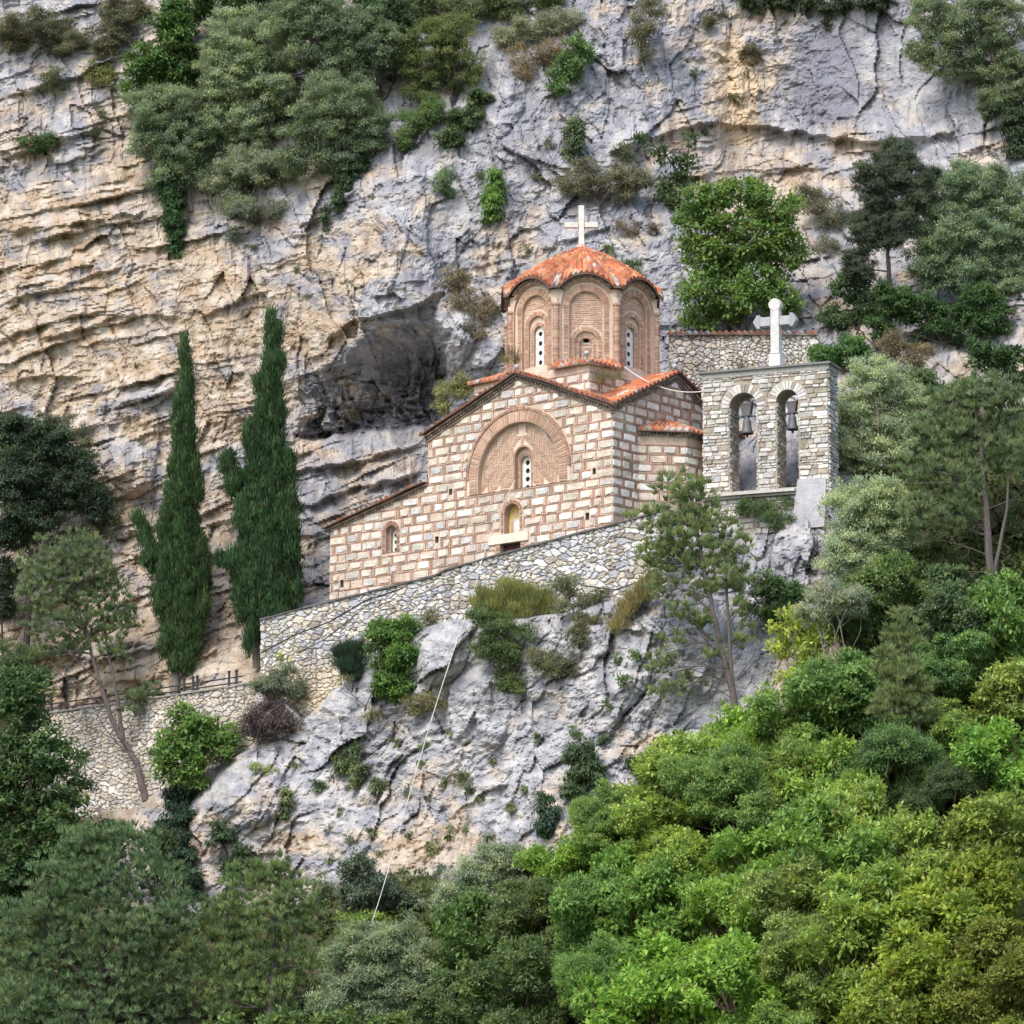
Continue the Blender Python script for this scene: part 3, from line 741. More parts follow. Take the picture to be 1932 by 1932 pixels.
# lintel and door
li = MB(); L0, L1 = zA(998, 1012)[0], zA(922, 1018)[0]
block(li, FA, L0, L1, DOOR_TOP - .0, DOOR_TOP + .37, -.1, .07, (.74, .66, .53), .012, .004)
li.build('lintel', M_PLASTER, church)
dj = MB()
for sg in (-1, 1):
    z = ZG
    while z < DOOR_TOP - .05:
        a, b = sorted((S_D + sg * D_HW, S_D + sg * (D_HW + random.choice((.2, .21)))))
        block(dj, FA, a, b, z + .012, z + .085, -.02, .03, jc(random.choice(BRICKS + PALEB), .12), .006, .005); z += .1
reveal(dj, FA, pD, 0, -.26, (.34, .25, .20), True)
dj.build('door_frame', M_BRICK, church)
dr = MB()
plate(dr, FA, pD, [], -.26, (.05, .03, .025))
for i in range(8):
    a = S_D - D_HW + i * D_HW / 4; block(dr, FA, a, a + D_HW / 4 - .006, ZG + .02, DOOR_TOP - .04, -.27, -.225, jc((.085, .032, .03), .2), .006, .001)
block(dr, FA, S_D - D_HW, S_D + D_HW, DOOR_TOP - .05, DOOR_TOP, -.27, -.2, (.05, .035, .03), .004, .001)
dr.build('door', M_WOOD, church)
# aisle window
xw = MB()
ring_plate(xw, FA, S_X, X_TOP - X_R, X_R, X_R + .2, .02, PMORT, Z_X0)
voussoirs(xw, FA, S_X, X_TOP - X_R, X_R + .02, X_R + .17, 20, 0, .05, BRICKS, gap=.4)
legs(xw, FA, S_X, X_R + .02, X_R + .17, Z_X0, X_TOP - X_R, 0, .05, BRICKS, .1)
reveal(xw, FA, pX, .02, -.16, (.44, .32, .25), True)
pX2 = arch_poly(S_X, Z_X0, X_TOP - .13 - .17, .17)
plate(xw, FA, pX, [pX2], -.16, PMORT); reveal(xw, FA, pX2, -.16, -.32, (.42, .32, .26), True)
voussoirs(xw, FA, S_X, X_TOP - .3, .18, .27, 14, -.18, -.145, BRICKS, gap=.4); legs(xw, FA, S_X, .18, .27, Z_X0, X_TOP - .3, -.18, -.145, BRICKS, .1)
xs = xw.build('window_surround', M_BRICK, church)
window(FA, S_X, Z_X0 + .01, X_TOP - .13, .167, -.30, 3, .085, xs, False)

# apse side wall
AP0 = FB.px(1204, 830)[0]; FL = 1.85; fa = R(42)
ZAPT = None
def side_in(s, z):
    if s < 0 or s > BD: return False
    return z < ZE + min(s, BD - s) * TB - .03
sw = MB()
plate(sw, FB, [(0, ZG), (0, ZE), (BW, ZE + BW * TB), (BD, ZE), (BD, ZG)], [], 0, (.50, .39, .31))
cloison(sw, FB, side_in, 0, BD, ZG, ZE + BW * TB, seed=14)
sw.build('side_wall', M_STONE, church)
# polygonal apse
a0 = FB.P(AP0, 0, 0); c_, s_ = math.cos(fa), math.sin(fa)
def vec(ds, dn): return ds * UB + dn * NB
P0 = np.array(FB.P(AP0, 0)); P0[2] = 0
P1 = P0 + vec(FL * c_, FL * s_); wF = 2 * (BW - (AP0 + FL * c_)); P2 = P1 + vec(wF, 0); P3 = P2 + vec(FL * c_, -FL * s_)
apf = []
for A, B in ((P0, P1), (P1, P2), (P2, P3)):
    u = (B - A) / np.linalg.norm(B - A); n = np.array([u[1], -u[0], 0]); apf.append((Frame(A, u, n), np.linalg.norm(B - A)))
ZAE = apf[0][0].px(1250, 823)[1]
ap = MB()
for i, (fr, L) in enumerate(apf):
    plate(ap, fr, [(0, ZG), (0, ZAE), (L, ZAE), (L, ZG)], [], 0, (.54, .42, .33))
    cloison(ap, fr, lambda s, z, L=L: 0 <= s <= L and z < ZAE - .05, 0, L, ZG, ZAE - .04, seed=24 + i)
apse = ap.build('apse', M_STONE, church)
ec = MB()
for fr, L in apf:
    for k, (z, d1, n, g) in enumerate(((ZAE - .02, .05, 9, .08), (ZAE + .06, .10, 14, .45), (ZAE + .14, .15, 9, .08))):
        rake_band(ec, fr, (-.03, z), (L + .03, z), .07, -.05, d1, n, EAVE, g)
ec.build('cornice', M_BRICK, apse)

def ruled_roof(name, eave, inner, z_e, z_i, parent, pitch=.26, nr=14, amp=.04, seed=1, old=.15):
    """tile roof between an eave polyline and an inner polyline (same count)"""
    E = np.array(eave, float); I = np.array(inner, float)
    seg = np.linalg.norm(np.diff(E, axis=0), axis=1); Ls = np.concatenate([[0], np.cumsum(seg)]); n = int(Ls[-1] / pitch * 10) + 2
    t = np.linspace(0, Ls[-1], n)
    ee = np.stack([np.interp(t, Ls, E[:, k]) for k in range(2)], -1); ii = np.stack([np.interp(t, Ls, I[:, k]) for k in range(2)], -1)
    r = np.linspace(0, 1, nr * 4 + 1)
    G = np.zeros((len(r), n, 3)); G[..., :2] = ee[None] * (1 - r)[:, None, None] + ii[None] * r[:, None, None]
    flat = G.copy(); flat[..., 2] = (z_e + (z_i - z_e) * r)[:, None]
    dist = np.linalg.norm(ee - ii, axis=1).mean() + abs(z_i - z_e)
    cw = r * dist / .34
    G[..., 2] = flat[..., 2] + amp * np.cos(2 * math.pi * t / pitch)[None] + .025 * (1 - (cw - np.floor(cw)))[:, None]
    C = tile_cols(np.floor(t / pitch + .5)[None].repeat(len(r), 0), np.floor(cw)[:, None].repeat(n, 1), seed, old)
    return sheet(name, G, C, M_TILE, parent, .10, flat=flat)

def off_poly(pts, d):
    """push a polyline outward (to the right of its travel)"""
    out = []
    for i, p in enumerate(pts):
        a = pts[max(i - 1, 0)]; b = pts[min(i + 1, len(pts) - 1)]
        ns = []
        for q0, q1 in ((a, p), (p, b)):
            v = q1 - q0; L = np.linalg.norm(v)
            if L > 1e-6: ns.append(np.array([v[1], -v[0], 0]) / L)
        n = sum(ns) / len(ns); n = n / np.linalg.norm(n) ** 2 if np.linalg.norm(n) > .3 else n
        out.append(p + n * d)
    return out
mid = np.array(FB.P(BW, 0, -.02)); ap_in = [np.array(FB.P(BW - .8, 0, .02)), np.array(FB.P(BW - .35, 0, .02)), np.array(FB.P(BW + .35, 0, .02)), np.array(FB.P(BW + .8, 0, .02))]
ruled_roof('roof', off_poly([P0, P1, P2, P3], .24), ap_in, ZAE + .24, ZAE + .85, apse, .28, 8, .05, 3, .3)

# main cross roof
def height_roof(name, s0, s1, t0, t1, zf, parent, seed=1, step=.03, old=.1):
    s = np.arange(s0, s1 + step / 2, step); t = np.arange(t0, t1 + step / 2, step)
    S_, T_ = np.meshgrid(s, t)
    z, wa, wb = zf(S_, T_)
    # wa: tiles run away from the facade, wb: away from the apse side
    ca = T_ / .36 - .07 * np.floor(S_ / .25); cb = S_ / .36
    cor = np.where(wa, .06 * np.cos(2 * math.pi * S_ / .25) + .03 * (1 - (ca - np.floor(ca))), .06 * np.cos(2 * math.pi * T_ / .25) + .03 * (1 - (cb - np.floor(cb))))
    sag = .035 * fbm(S_ / 1.3, T_ / 1.3, 2, 5)
    P = O0[None, None] + S_[..., None] * UA + T_[..., None] * UB
    top = P.copy(); top[..., 2] = z + cor + sag; flat = P.copy(); flat[..., 2] = z + sag
    i_ = np.where(wa, np.floor(S_ / .25 + .5), 900 + np.floor(T_ / .25 + .5)); j_ = np.where(wa, np.floor(ca), np.floor(cb))
    C = tile_cols(i_, j_, seed, old)
    # darker tile mouths along the verge
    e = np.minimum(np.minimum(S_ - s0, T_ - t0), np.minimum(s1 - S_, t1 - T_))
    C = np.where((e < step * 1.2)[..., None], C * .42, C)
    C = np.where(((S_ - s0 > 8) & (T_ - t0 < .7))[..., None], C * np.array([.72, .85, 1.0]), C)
    return sheet(name, top, C, M_TILE, parent, .07, flat=flat)
ZR = .19
def cross_z(s, t):
    a = ZE + (SA - np.abs(s - SA)) * TA; b = ZE + (BW - np.abs(t - BW)) * TB
    return np.maximum(a, b) + ZR, a >= b, a < b
height_roof('roof', -.30, SW + .24, -.30, BD + .24, cross_z, church, 2)
def aisle_z(s, t):
    return ZAI + (ZAL - ZAI) * (s - SW) / (SL - SW) + .12 + 0 * t, s > -9, s < -9
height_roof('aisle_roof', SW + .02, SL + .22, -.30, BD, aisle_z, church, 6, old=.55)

# ------------------------------------------------------------------ drum and dome
CX = O0 + UA * SA + UB * BW; CX[2] = 0
DPH = R(-90 + 3)                                    # bearing of the middle visible face
WF_ = 2.37; AF = WF_ * (1 + math.sqrt(2)) / 2; CR = AF / math.cos(R(22.5))
face_n = lambda k: np.array([math.cos(DPH + k * R(45)), math.sin(DPH + k * R(45)), 0])
YF = CX[1] - AF
Z_LOW = at(1046, 545, CX[1] - CR * .92)[2]; Z_HI = at(1105, 521, YF)[2]; Z_APX = at(1100, 465, CX[1])[2]
corner_dir = face_n(0); SQ = 2.97
Z_BASE = at(1109, 685, CX[1] - SQ * 1.414)[2]; Z_DB = Z_BASE - 1.0
drum = empty('drum', (CX[0], CX[1], Z_DB)); drum.parent = church; drum.location = Vector((CX[0], CX[1], Z_DB)) - wloc(church)
DB = [(.50, .315, .225), (.46, .275, .195), (.53, .355, .26), (.43, .25, .18), (.56, .39, .29)]
DM = (.68, .54, .43)
SPR = Z_HI - 1.02 - .16                             # springing of the outer arch
dm = MB(); hood = MB()
for k in range(8):
    n = face_n(k); u = np.array([-n[1], n[0], 0]); fr = Frame(CX + n * AF, u, n)
    H = WF_ / 2; r1, r2, r3, r4 = 1.0, .66, .44, .25
    top = [(-H, Z_DB), (-H, Z_LOW)] + [(-1.16 * math.cos(math.pi * i / 20), SPR + 1.16 * math.sin(math.pi * i / 20)) for i in range(1, 20) if SPR + 1.16 * math.sin(math.pi * i / 20) > Z_LOW] + [(H, Z_LOW), (H, Z_DB)]
    A1 = arch_poly(0, Z_DB + .01, SPR, r1, 22); A2 = arch_poly(0, Z_DB + .02, SPR - .05, r2, 20)
    win = k % 2 == 1
    z3 = at(1105, 632 if not win else 640, YF)[2]       # crown of the third order
    b3 = Z_BASE + .12
    
    z4 = z3 - .05
    if win: z3 = at(1018, 604, CX[1] - AF * .74)[2]; z4 = at(1018, 613, CX[1] - AF * .74)[2]; b3 = at(1018, 690, CX[1] - AF * .74)[2]
    A3 = arch_poly(0, b3, z3 - r3 + .2, r3, 16); A4 = arch_poly(0, b3 + .01, z4 - r4, r4, 14)
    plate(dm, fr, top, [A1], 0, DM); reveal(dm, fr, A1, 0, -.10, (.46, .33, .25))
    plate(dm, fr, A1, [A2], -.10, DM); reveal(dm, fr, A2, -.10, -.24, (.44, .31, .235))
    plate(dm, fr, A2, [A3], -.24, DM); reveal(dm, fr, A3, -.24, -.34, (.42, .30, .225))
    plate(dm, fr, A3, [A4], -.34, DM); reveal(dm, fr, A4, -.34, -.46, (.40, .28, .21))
    rc = math.pi / 2
    # the hood over the arch: two stepped rings and a dentil
    hood = MB(); a0_, a1_ = math.asin(max(-1, min(1, (Z_LOW - SPR) / 1.16))) , math.pi
    voussoirs(hood, fr, 0, SPR, 1.03, 1.12, 20, -.05, .07, EAVE + BRICKS, a0_ * .9, math.pi - a0_ * .9, .1, .2)
    voussoirs(hood, fr, 0, SPR, 1.12, 1.22, 22, -.05, .13, EAVE, a0_, math.pi - a0_, .35, .2)
    cornice(hood, drum)
    # outer ring of long bricks and legs
    voussoirs(dm, fr, 0, SPR - .05, r2 + .02, r2 + .26, 30, -.14, -.075, DB, gap=.3)
    legs(dm, fr, 0, r2 + .02, r2 + .22, Z_DB + .3, SPR - .05, -.14, -.075, DB)
    legs(dm, fr, 0, r1 + .015, r1 + .10, Z_DB + .3, SPR, -.04, .02, DB)
    brick_fill(dm, fr, lambda s, z: in_arch(s, z, 0, Z_DB + .3, SPR - .05, r2 - .01) and not in_arch(s, z, 0, Z_DB, z3 - r3 + .2, r3 + .22), -r2, r2, Z_DB + .3, SPR + .7, -.24, DB, seed=k)
    voussoirs(dm, fr, 0, z3 - r3 + .2, r3 + .015, r3 + .18, 20, -.27, -.215, DB, gap=.32)
    legs(dm, fr, 0, r3 + .015, min(r3 + .18, r2 - .02), b3, z3 - r3 + .2, -.27, -.215, DB)
    voussoirs(dm, fr, 0, z4 - r4, r4 + .015, r4 + .15, 14, -.37, -.32, DB, gap=.32)
    legs(dm, fr, 0, r4 + .015, r4 + .15, b3, z4 - r4, -.37, -.32, DB)
    if not win:
        zq = at(1110, 634, YF)[2]
        hole = [(-.10, zq - .16), (-.10, zq + .14), (.12, zq + .14), (.12, zq - .16)]
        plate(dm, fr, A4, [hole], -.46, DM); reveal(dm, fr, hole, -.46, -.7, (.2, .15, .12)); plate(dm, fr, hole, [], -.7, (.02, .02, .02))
        brick_fill(dm, fr, lambda s, z: in_arch(s, z, 0, b3, z4 - r4, r4) and not (-.14 < s < .16 and zq - .2 < z < zq + .18), -r4, r4, b3, z4, -.46, DB, seed=30 + k)
    else:
        window(fr, 0, b3 + .0, z4 - .02, r4 - .005, -.44, 4, .10, drum)
    # round brick shaft on the corner
    cdir = np.array([math.cos(DPH + (k + .5) * R(45)), math.sin(DPH + (k + .5) * R(45)), 0]); cp = CX + cdir * (CR - .03)
    z = Z_DB + .2
    while z < SPR - .02:
        dm.lathe([(.118, z + .008), (.128, z + .02), (.128, z + .068), (.118, z + .082)], cp, jc(random.choice(DB), .15), 12); z += .088
    dm.lathe([(.112, Z_DB), (.112, SPR + .3)], cp, DM, 12)
    dm.lathe([(.12, SPR - .03), (.17, SPR + .02), (.17, SPR + .09), (.12, SPR + .14)], cp, (.42, .29, .21), 12)
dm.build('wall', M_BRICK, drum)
# scalloped tile roof
rt = []; ct = []
NT, NRR = 96, 46
for k in range(8):
    n = face_n(k); u = np.array([-n[1], n[0], 0])
    for i in range(NT):
        x = -1 + 2 * i / NT; rt.append((k, x))
Kk = np.array([a for a, b in rt]); Xx = np.array([b for a, b in rt])
ro = CR * math.cos(R(22.5)) + .26; Hw = ro * math.tan(R(22.5))
xt = Xx * Hw
arch_h = np.sqrt(np.maximum(0, 1.28 ** 2 - np.minimum(np.abs(xt), 1.28) ** 2)); ze = np.maximum(SPR + arch_h, Z_LOW + .06) - .02
ang = DPH + Kk * R(45); nx, ny = np.cos(ang), np.sin(ang)
ex = CX[0] + nx * ro - ny * xt; ey = CX[1] + ny * ro + nx * xt
tt = np.linspace(0, 1, NRR * 2)
G = np.zeros((len(tt), len(Kk), 3)); F_ = G.copy()
for r_, t in enumerate(tt):
    F_[r_, :, 0] = CX[0] + (ex - CX[0]) * (1 - t * .985); F_[r_, :, 1] = CX[1] + (ey - CX[1]) * (1 - t * .985)
    zl = ze + (Z_APX - ze) * t + .16 * math.sin(math.pi * t)
    F_[r_, :, 2] = zl
    G[r_] = F_[r_]
    lx = xt * (1 - t * .5)                                  # tiles stay nearly parallel and are cut at the hips
    cc = t * 11.0; fr_ = cc - math.floor(cc)
    G[r_, :, 2] += (.05 * np.cos(2 * math.pi * lx / .215) * (1 - .6 * t) + .06 * (1 - fr_)) * (1 - .7 * t ** 3)
G = np.concatenate([G, G[:, :1]], 1); F_ = np.concatenate([F_, F_[:, :1]], 1)
ii = np.floor((xt[None] * (1 - tt[:, None] * .5)) / .215 + .5) + Kk[None] * 40; jj = np.floor(tt * 11)[:, None].repeat(len(Kk), 1)
CC = tile_cols(ii, jj, 9, .03)
hip = (np.abs(Xx)[None] > .9) & (tt[:, None] < .2); CC = np.where(hip[..., None], LICHEN * (.7 + .4 * _rv[hsh(ii.astype(np.int64), jj.astype(np.int64), 4), 1])[..., None], CC)
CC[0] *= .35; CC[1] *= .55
CC = np.concatenate([CC, CC[:, :1]], 1)
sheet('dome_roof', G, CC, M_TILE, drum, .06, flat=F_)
# white cross on top
cr = MB(); cz = Z_APX
zt = at(1102, 388, CX[1])[2]; za = at(1102, 425, CX[1])[2]
cr.lathe([(.0, cz + .12), (.2, cz + .06), (.24, cz - .1), (.3, cz - .16)], (CX[0], CX[1], 0), (.52, .40, .32), 12)
fx = Frame(CX, RT, np.array([0, -1.0, 0]))
block(cr, fx, -.115, .115, cz, zt, -.11, .11, (.66, .63, .58), .01, .003)
block(cr, fx, -.66, -.115, za - .11, za + .11, -.10, .10, (.66, .63, .58), .01, .003); block(cr, fx, .115, .66, za - .11, za + .11, -.10, .10, (.66, .63, .58), .01, .003)
cr.build('cross', M_PLASTER, church)
# square base under the drum: its corners with small tiled roofs
bs = MB()
sqc = [CX + SQ * math.sqrt(2) * np.array([math.cos(DPH + k * R(90)), math.sin(DPH + k * R(90)), 0]) for k in range(4)]
Z_B0 = ZE - .3
for k in range(4):
    A, B = sqc[k], sqc[(k + 1) % 4]; L = np.linalg.norm(B - A); u = (B - A) / L; fr = Frame(A, u, np.array([u[1], -u[0], 0]))
    plate(bs, fr, [(0, Z_B0), (0, Z_BASE), (L, Z_BASE), (L, Z_B0)], [], 0, MORTAR)
    cloison(bs, fr, lambda s, z, L=L: 0 <= s <= L and z < Z_BASE - .02, 0, L, Z_BASE - 6 * .365, Z_BASE - .02, seed=40 + k)
base = bs.build('drum_base', M_STONE, church)
for k in range(4):
    c = sqc[k]; d = (CX - c) / np.linalg.norm(CX - c); ql = sqc[(k - 1) % 4]; qr = sqc[(k + 1) % 4]
    el = c + (ql - c) / np.linalg.norm(ql - c) * 1.75; er = c + (qr - c) / np.linalg.norm(qr - c) * 1.75
    n = -d; u = np.array([-n[1], n[0], 0]); fc = CX + n * (AF - .02)
    pl = off_poly([el, c, er], .2)
    ruled_roof('roof', [p for p in pl], [fc - u * (WF_ / 2), fc, fc + u * (WF_ / 2)], Z_BASE + .06, Z_BASE + .46, base, .24, 4, .04, 50 + k, .3)
# ------------------------------------------------------------------ bell wall
BZ = R(22)
b0 = at(1327, 800, 1.6); UQ = np.array([math.cos(BZ), -math.sin(BZ), 0]); NQ = np.array([-math.sin(BZ), -math.cos(BZ), 0])
b0[2] = 0; FQ = Frame(b0, UQ, NQ)
qp = FQ.px
BWD = qp(1563, 800)[0]; TH = 1.05
ZB0 = qp(1400, 1010)[1]; ZBT = qp(1445, 706)[1]; ZSILL = qp(1430, 924)[1]
o1 = ((qp(1377, 850)[0] + qp(1429, 850)[0]) / 2, (qp(1429, 850)[0] - qp(1377, 850)[0]) / 2, qp(1402, 741)[1])
o2 = ((qp(1466, 850)[0] + qp(1507, 850)[0]) / 2, (qp(1507, 850)[0] - qp(1466, 850)[0]) / 2, qp(1488, 735)[1])
belfry = empty('bell_wall', (b0[0], b0[1], ZB0), 'free standing stone bell wall with two tall arched openings beside the church', 'bell tower')
RUB = [(.63, .615, .58), (.70, .69, .66), (.56, .53, .48), (.38, .335, .275), (.56, .55, .54), (.34, .305, .265), (.60, .575, .52), (.45, .44, .43)]
BM = (.40, .35, .285)
bw = MB()
pO = [arch_poly(c, ZSILL, zt - h, h, 16) for c, h, zt in (o1, o2)]
def bel_in(s, z):
    if s < 0 or s > BWD or z > ZBT: return False
    for c, h, zt in (o1, o2):
        if in_arch(s, z, c, ZSILL, zt - h, h + .01): return False
        if z > zt - h and (s - c) ** 2 + (z - zt + h) ** 2 < (h + .36) ** 2: return False
    return True
plate(bw, FQ, [(0, ZB0), (0, ZBT), (BWD, ZBT), (BWD, ZB0)], pO, 0, BM)
rubble_courses(bw, FQ, bel_in, 0, BWD, ZB0, ZBT, 5, .95, RUB)
for c, h, zt in (o1, o2):
    voussoirs(bw, FQ, c, zt - h, h + .01, h + .34, 15, -.03, .03, RUB, gap=.14)
FQb = Frame(b0 - NQ * TH, UQ, -NQ); plate(bw, FQb, [(0, ZB0), (0, ZBT), (BWD, ZBT), (BWD, ZB0)], pO, 0, BM)
rubble_courses(bw, FQb, bel_in, 0, BWD, ZB0, ZBT, 6, 1.3, RUB)
for p in pO: reveal(bw, FQ, p, 0, -TH, (.36, .31, .25))
for c, h, zt in (o1, o2):
    fr = Frame(b0 + UQ * (c - h), -NQ, UQ); rubble_courses(bw, fr, lambda s, z: True, 0.02, TH - .02, ZSILL, zt - h, int(c * 10), .85, [mixc(x, (.3, .24, .17), .45) for x in RUB], .03)  # left reveals: their shade is mixed into the stone colours
    fr = Frame(b0 + UQ * (c + h), -NQ, -UQ); rubble_courses(bw, fr, lambda s, z: True, 0.02, TH - .02, ZSILL, zt - h, int(c * 10) + 3, .85, RUB, .03)
fr = Frame(b0 + UQ * BWD, -NQ, UQ); plate(bw, fr, [(0, ZB0), (0, ZBT), (TH, ZBT), (TH, ZB0)], [], 0, BM); rubble_courses(bw, fr, lambda s, z: True, 0, TH, ZB0, ZBT, 8, .95, RUB)
fr = Frame(b0, -NQ, -UQ); plate(bw, fr, [(0, ZB0), (0, ZBT), (TH, ZBT), (TH, ZB0)], [], 0, BM); rubble_courses(bw, fr, lambda s, z: True, 0, TH, ZB0, ZBT, 9, .95, RUB)
bw.build('wall', M_STONE, belfry)
cp = MB(); frm = FQ
def slab(mb, s0, s1, d0, d1, z0, z1, col):
    P = frm.P; mb.hexa([P(s0, z0, d0), P(s1, z0, d0), P(s1, z0, d1), P(s0, z0, d1)], [P(s0, z1, d0), P(s1, z1, d0), P(s1, z1, d1), P(s0, z1, d1)], col)
slab(cp, -.05, BWD + .05, -TH - .05, .05, ZBT - .002, ZBT + .20, (.34, .335, .31)); slab(cp, -.14, BWD + .14, -TH - .14, .14, ZBT + .20, ZBT + .28, (.21, .215, .21))
cp.build('coping', M_PLASTER, belfry)
sl = MB(); slab(sl, -.02, qp(1504, 920)[0], .0, .32, ZSILL - .20, ZSILL - .08, (.50, .49, .46))
slab(sl, -.02, qp(1504, 920)[0], -.0, .18, ZSILL - .3, ZSILL - .21, (.36, .34, .31))
sl.build('sill', M_PLASTER, belfry)
bt = MB(); s0, s1 = qp(1504, 930)[0], qp(1560, 930)[0]; zt, zb = qp(1530, 903)[1], qp(1530, 1000)[1]
P = FQ.P; bt.hexa([P(s0, zb, -.1), P(s1, zb, -.1), P(s1, zt, -.1), P(s0, zt, -.1)], [P(s0 - .08, zb, .5), P(s1 + .05, zb, .5), P(s1, zt, .07), P(s0 + .05, zt, .07)], (.40, .40, .42))
bt.build('buttress', M_ROCK, belfry)
# stone cross with trefoil arm ends on the coping
xm = MB(); cxx = qp(1456, 690)[0]; fxx = Frame(np.array(FQ.P(cxx, 0, -TH / 2)) * np.array([1, 1, 0]), UQ, NQ)
zc0 = ZBT + .27; zct = fxx.px(1458, 567)[1]; zca = fxx.px(1458, 607)[1]
WH = (.60, .595, .58)
block(xm, fxx, -.27, .27, zc0, zc0 + .62, -.22, .22, (.72, .70, .66), .05, .006)
block(xm, fxx, -.18, .18, zc0 + .60, zct - .24, -.15, .15, WH, .015, .004)
for a, b in ((-.72, -.18), (.18, .72)): block(xm, fxx, a, b, zca - .18, zca + .18, -.14, .14, (.42, .43, .45), .012, .004)
def cap_(sc, zc, r):
    n = 14; f = [fxx.P(sc + r * math.cos(2 * math.pi * i / n), zc + r * math.sin(2 * math.pi * i / n), .16) for i in range(n)]; b = [fxx.P(sc + r * math.cos(2 * math.pi * i / n), zc + r * math.sin(2 * math.pi * i / n), -.16) for i in range(n)]
    xm.add(f + b, [tuple(range(n)), tuple(range(2 * n - 1, n - 1, -1))] + [(i, (i + 1) % n, n + (i + 1) % n, n + i) for i in range(n)], WH)
cap_(0, zct - .19, .24)
for sg in (-1, 1):
    q = [(.60, -.26), (.72, -.26), (.88, 0), (.72, .26), (.60, .26)]
    f = [fxx.P(sg * a, zca + b, .16) for a, b in q]; b_ = [fxx.P(sg * a, zca + b, -.16) for a, b in q]; n = 5
    xm.add(f + b_, [tuple(range(n)), tuple(range(2 * n - 1, n - 1, -1))] + [(i, (i + 1) % n, n + (i + 1) % n, n + i) for i in range(n)], (.36, .37, .39))
xm.build('cross', M_PLASTER, belfry)

# bells
def bell(px, pyt, pyb, label, dd):
    s, zt_ = FQ.px(px, pyt, -dd); zb_ = FQ.px(px, pyb, -dd)[1]; H = zt_ - zb_
    c = np.array(FQ.P(s, 0, -dd)); c[2] = 0
    root = empty('bell', (c[0], c[1], zb_), label, 'bell', 'bells in the bell wall')
    bh = H * .50; r = bh * .44
    m = MB(); G_ = (.115, .12, .13)
    m.lathe([(r * .93, 0), (r, .02), (r * .97, .09 * bh), (r * .80, .25 * bh), (r * .66, .5 * bh), (r * .60, .8 * bh), (r * .55, .92 * bh), (r * .35, bh), (.0, bh * 1.02)], (c[0], c[1], zb_), G_, 28)
    m.lathe([(r * .90, .0), (r * .6, .4 * bh), (r * .4, .9 * bh), (0, .95 * bh)], (c[0], c[1], zb_), (.04, .04, .04), 28)
    m.lathe([(r * .99, .13 * bh), (r * 1.0, .15 * bh), (r * .92, .17 * bh)], (c[0], c[1], zb_), (.15, .15, .16), 28)
    m.build('body', M_METAL, root, True)
    fr = Frame(c, UQ, NQ); h = MB()
    z0, z1 = zb_ + bh * 1.18, zb_ + H
    w0, w1 = H * .125, H * .20
    h.hexa([fr.P(-w0, z0, -.12), fr.P(w0, z0, -.12), fr.P(w0, z0, .12), fr.P(-w0, z0, .12)], [fr.P(-w1, z1, -.14), fr.P(w1, z1, -.14), fr.P(w1, z1, .14), fr.P(-w1, z1, .14)], (.12, .115, .115))
    h.build('headstock', M_METAL, root)
    y = MB()
    for sg in (-1, 1):
        y.tube([fr.P(sg * r * .2, zb_ + bh, .05), fr.P(sg * r * .5, zb_ + bh * 1.1, .05), fr.P(sg * w0, z0 + .08, .05)], [.03] * 3, (.09, .10, .12), 6)
        y.tube([fr.P(sg * r * .9, zb_ + bh * 1.16, .0), fr.P(sg * r * 1.25, zb_ + bh * 1.10, .0), fr.P(sg * r * 1.3, zb_ + bh * .88, .0)], [.025] * 3, (.09, .10, .12), 6)
    y.tube([fr.P(-o1[1] - .05, zb_ + bh * 1.16, 0), fr.P(o1[1] + .05, zb_ + bh * 1.16, 0)], [.035, .035], (.10, .11, .12), 6)
    y.tube([fr.P(-r * .8, zb_ + bh * 1.25, .06), fr.P(0, zb_ + bh * 1.12, .09), fr.P(r * .8, zb_ + bh * 1.25, .06)], [.02] * 3, (.2, .27, .32), 6)
    y.build('yoke', M_METAL, root)
    q = MB(); q.tube([(c[0], c[1], zb_ + bh * .8), (c[0], c[1], zb_ - .1)], [.02, .02], (.06, .06, .06), 6); q.lathe([(0, -.16), (.05, -.1), (.05, -.06), (.0, .0)], (c[0], c[1], zb_), (.06, .06, .06), 10)
    q.build('clapper', M_METAL, root)
bell(1409, 762, 819, 'dark metal bell hanging in the wider left arch of the bell wall', .45)
bell(1495, 758, 811, 'dark metal bell hanging in the narrower right arch of the bell wall', .45)

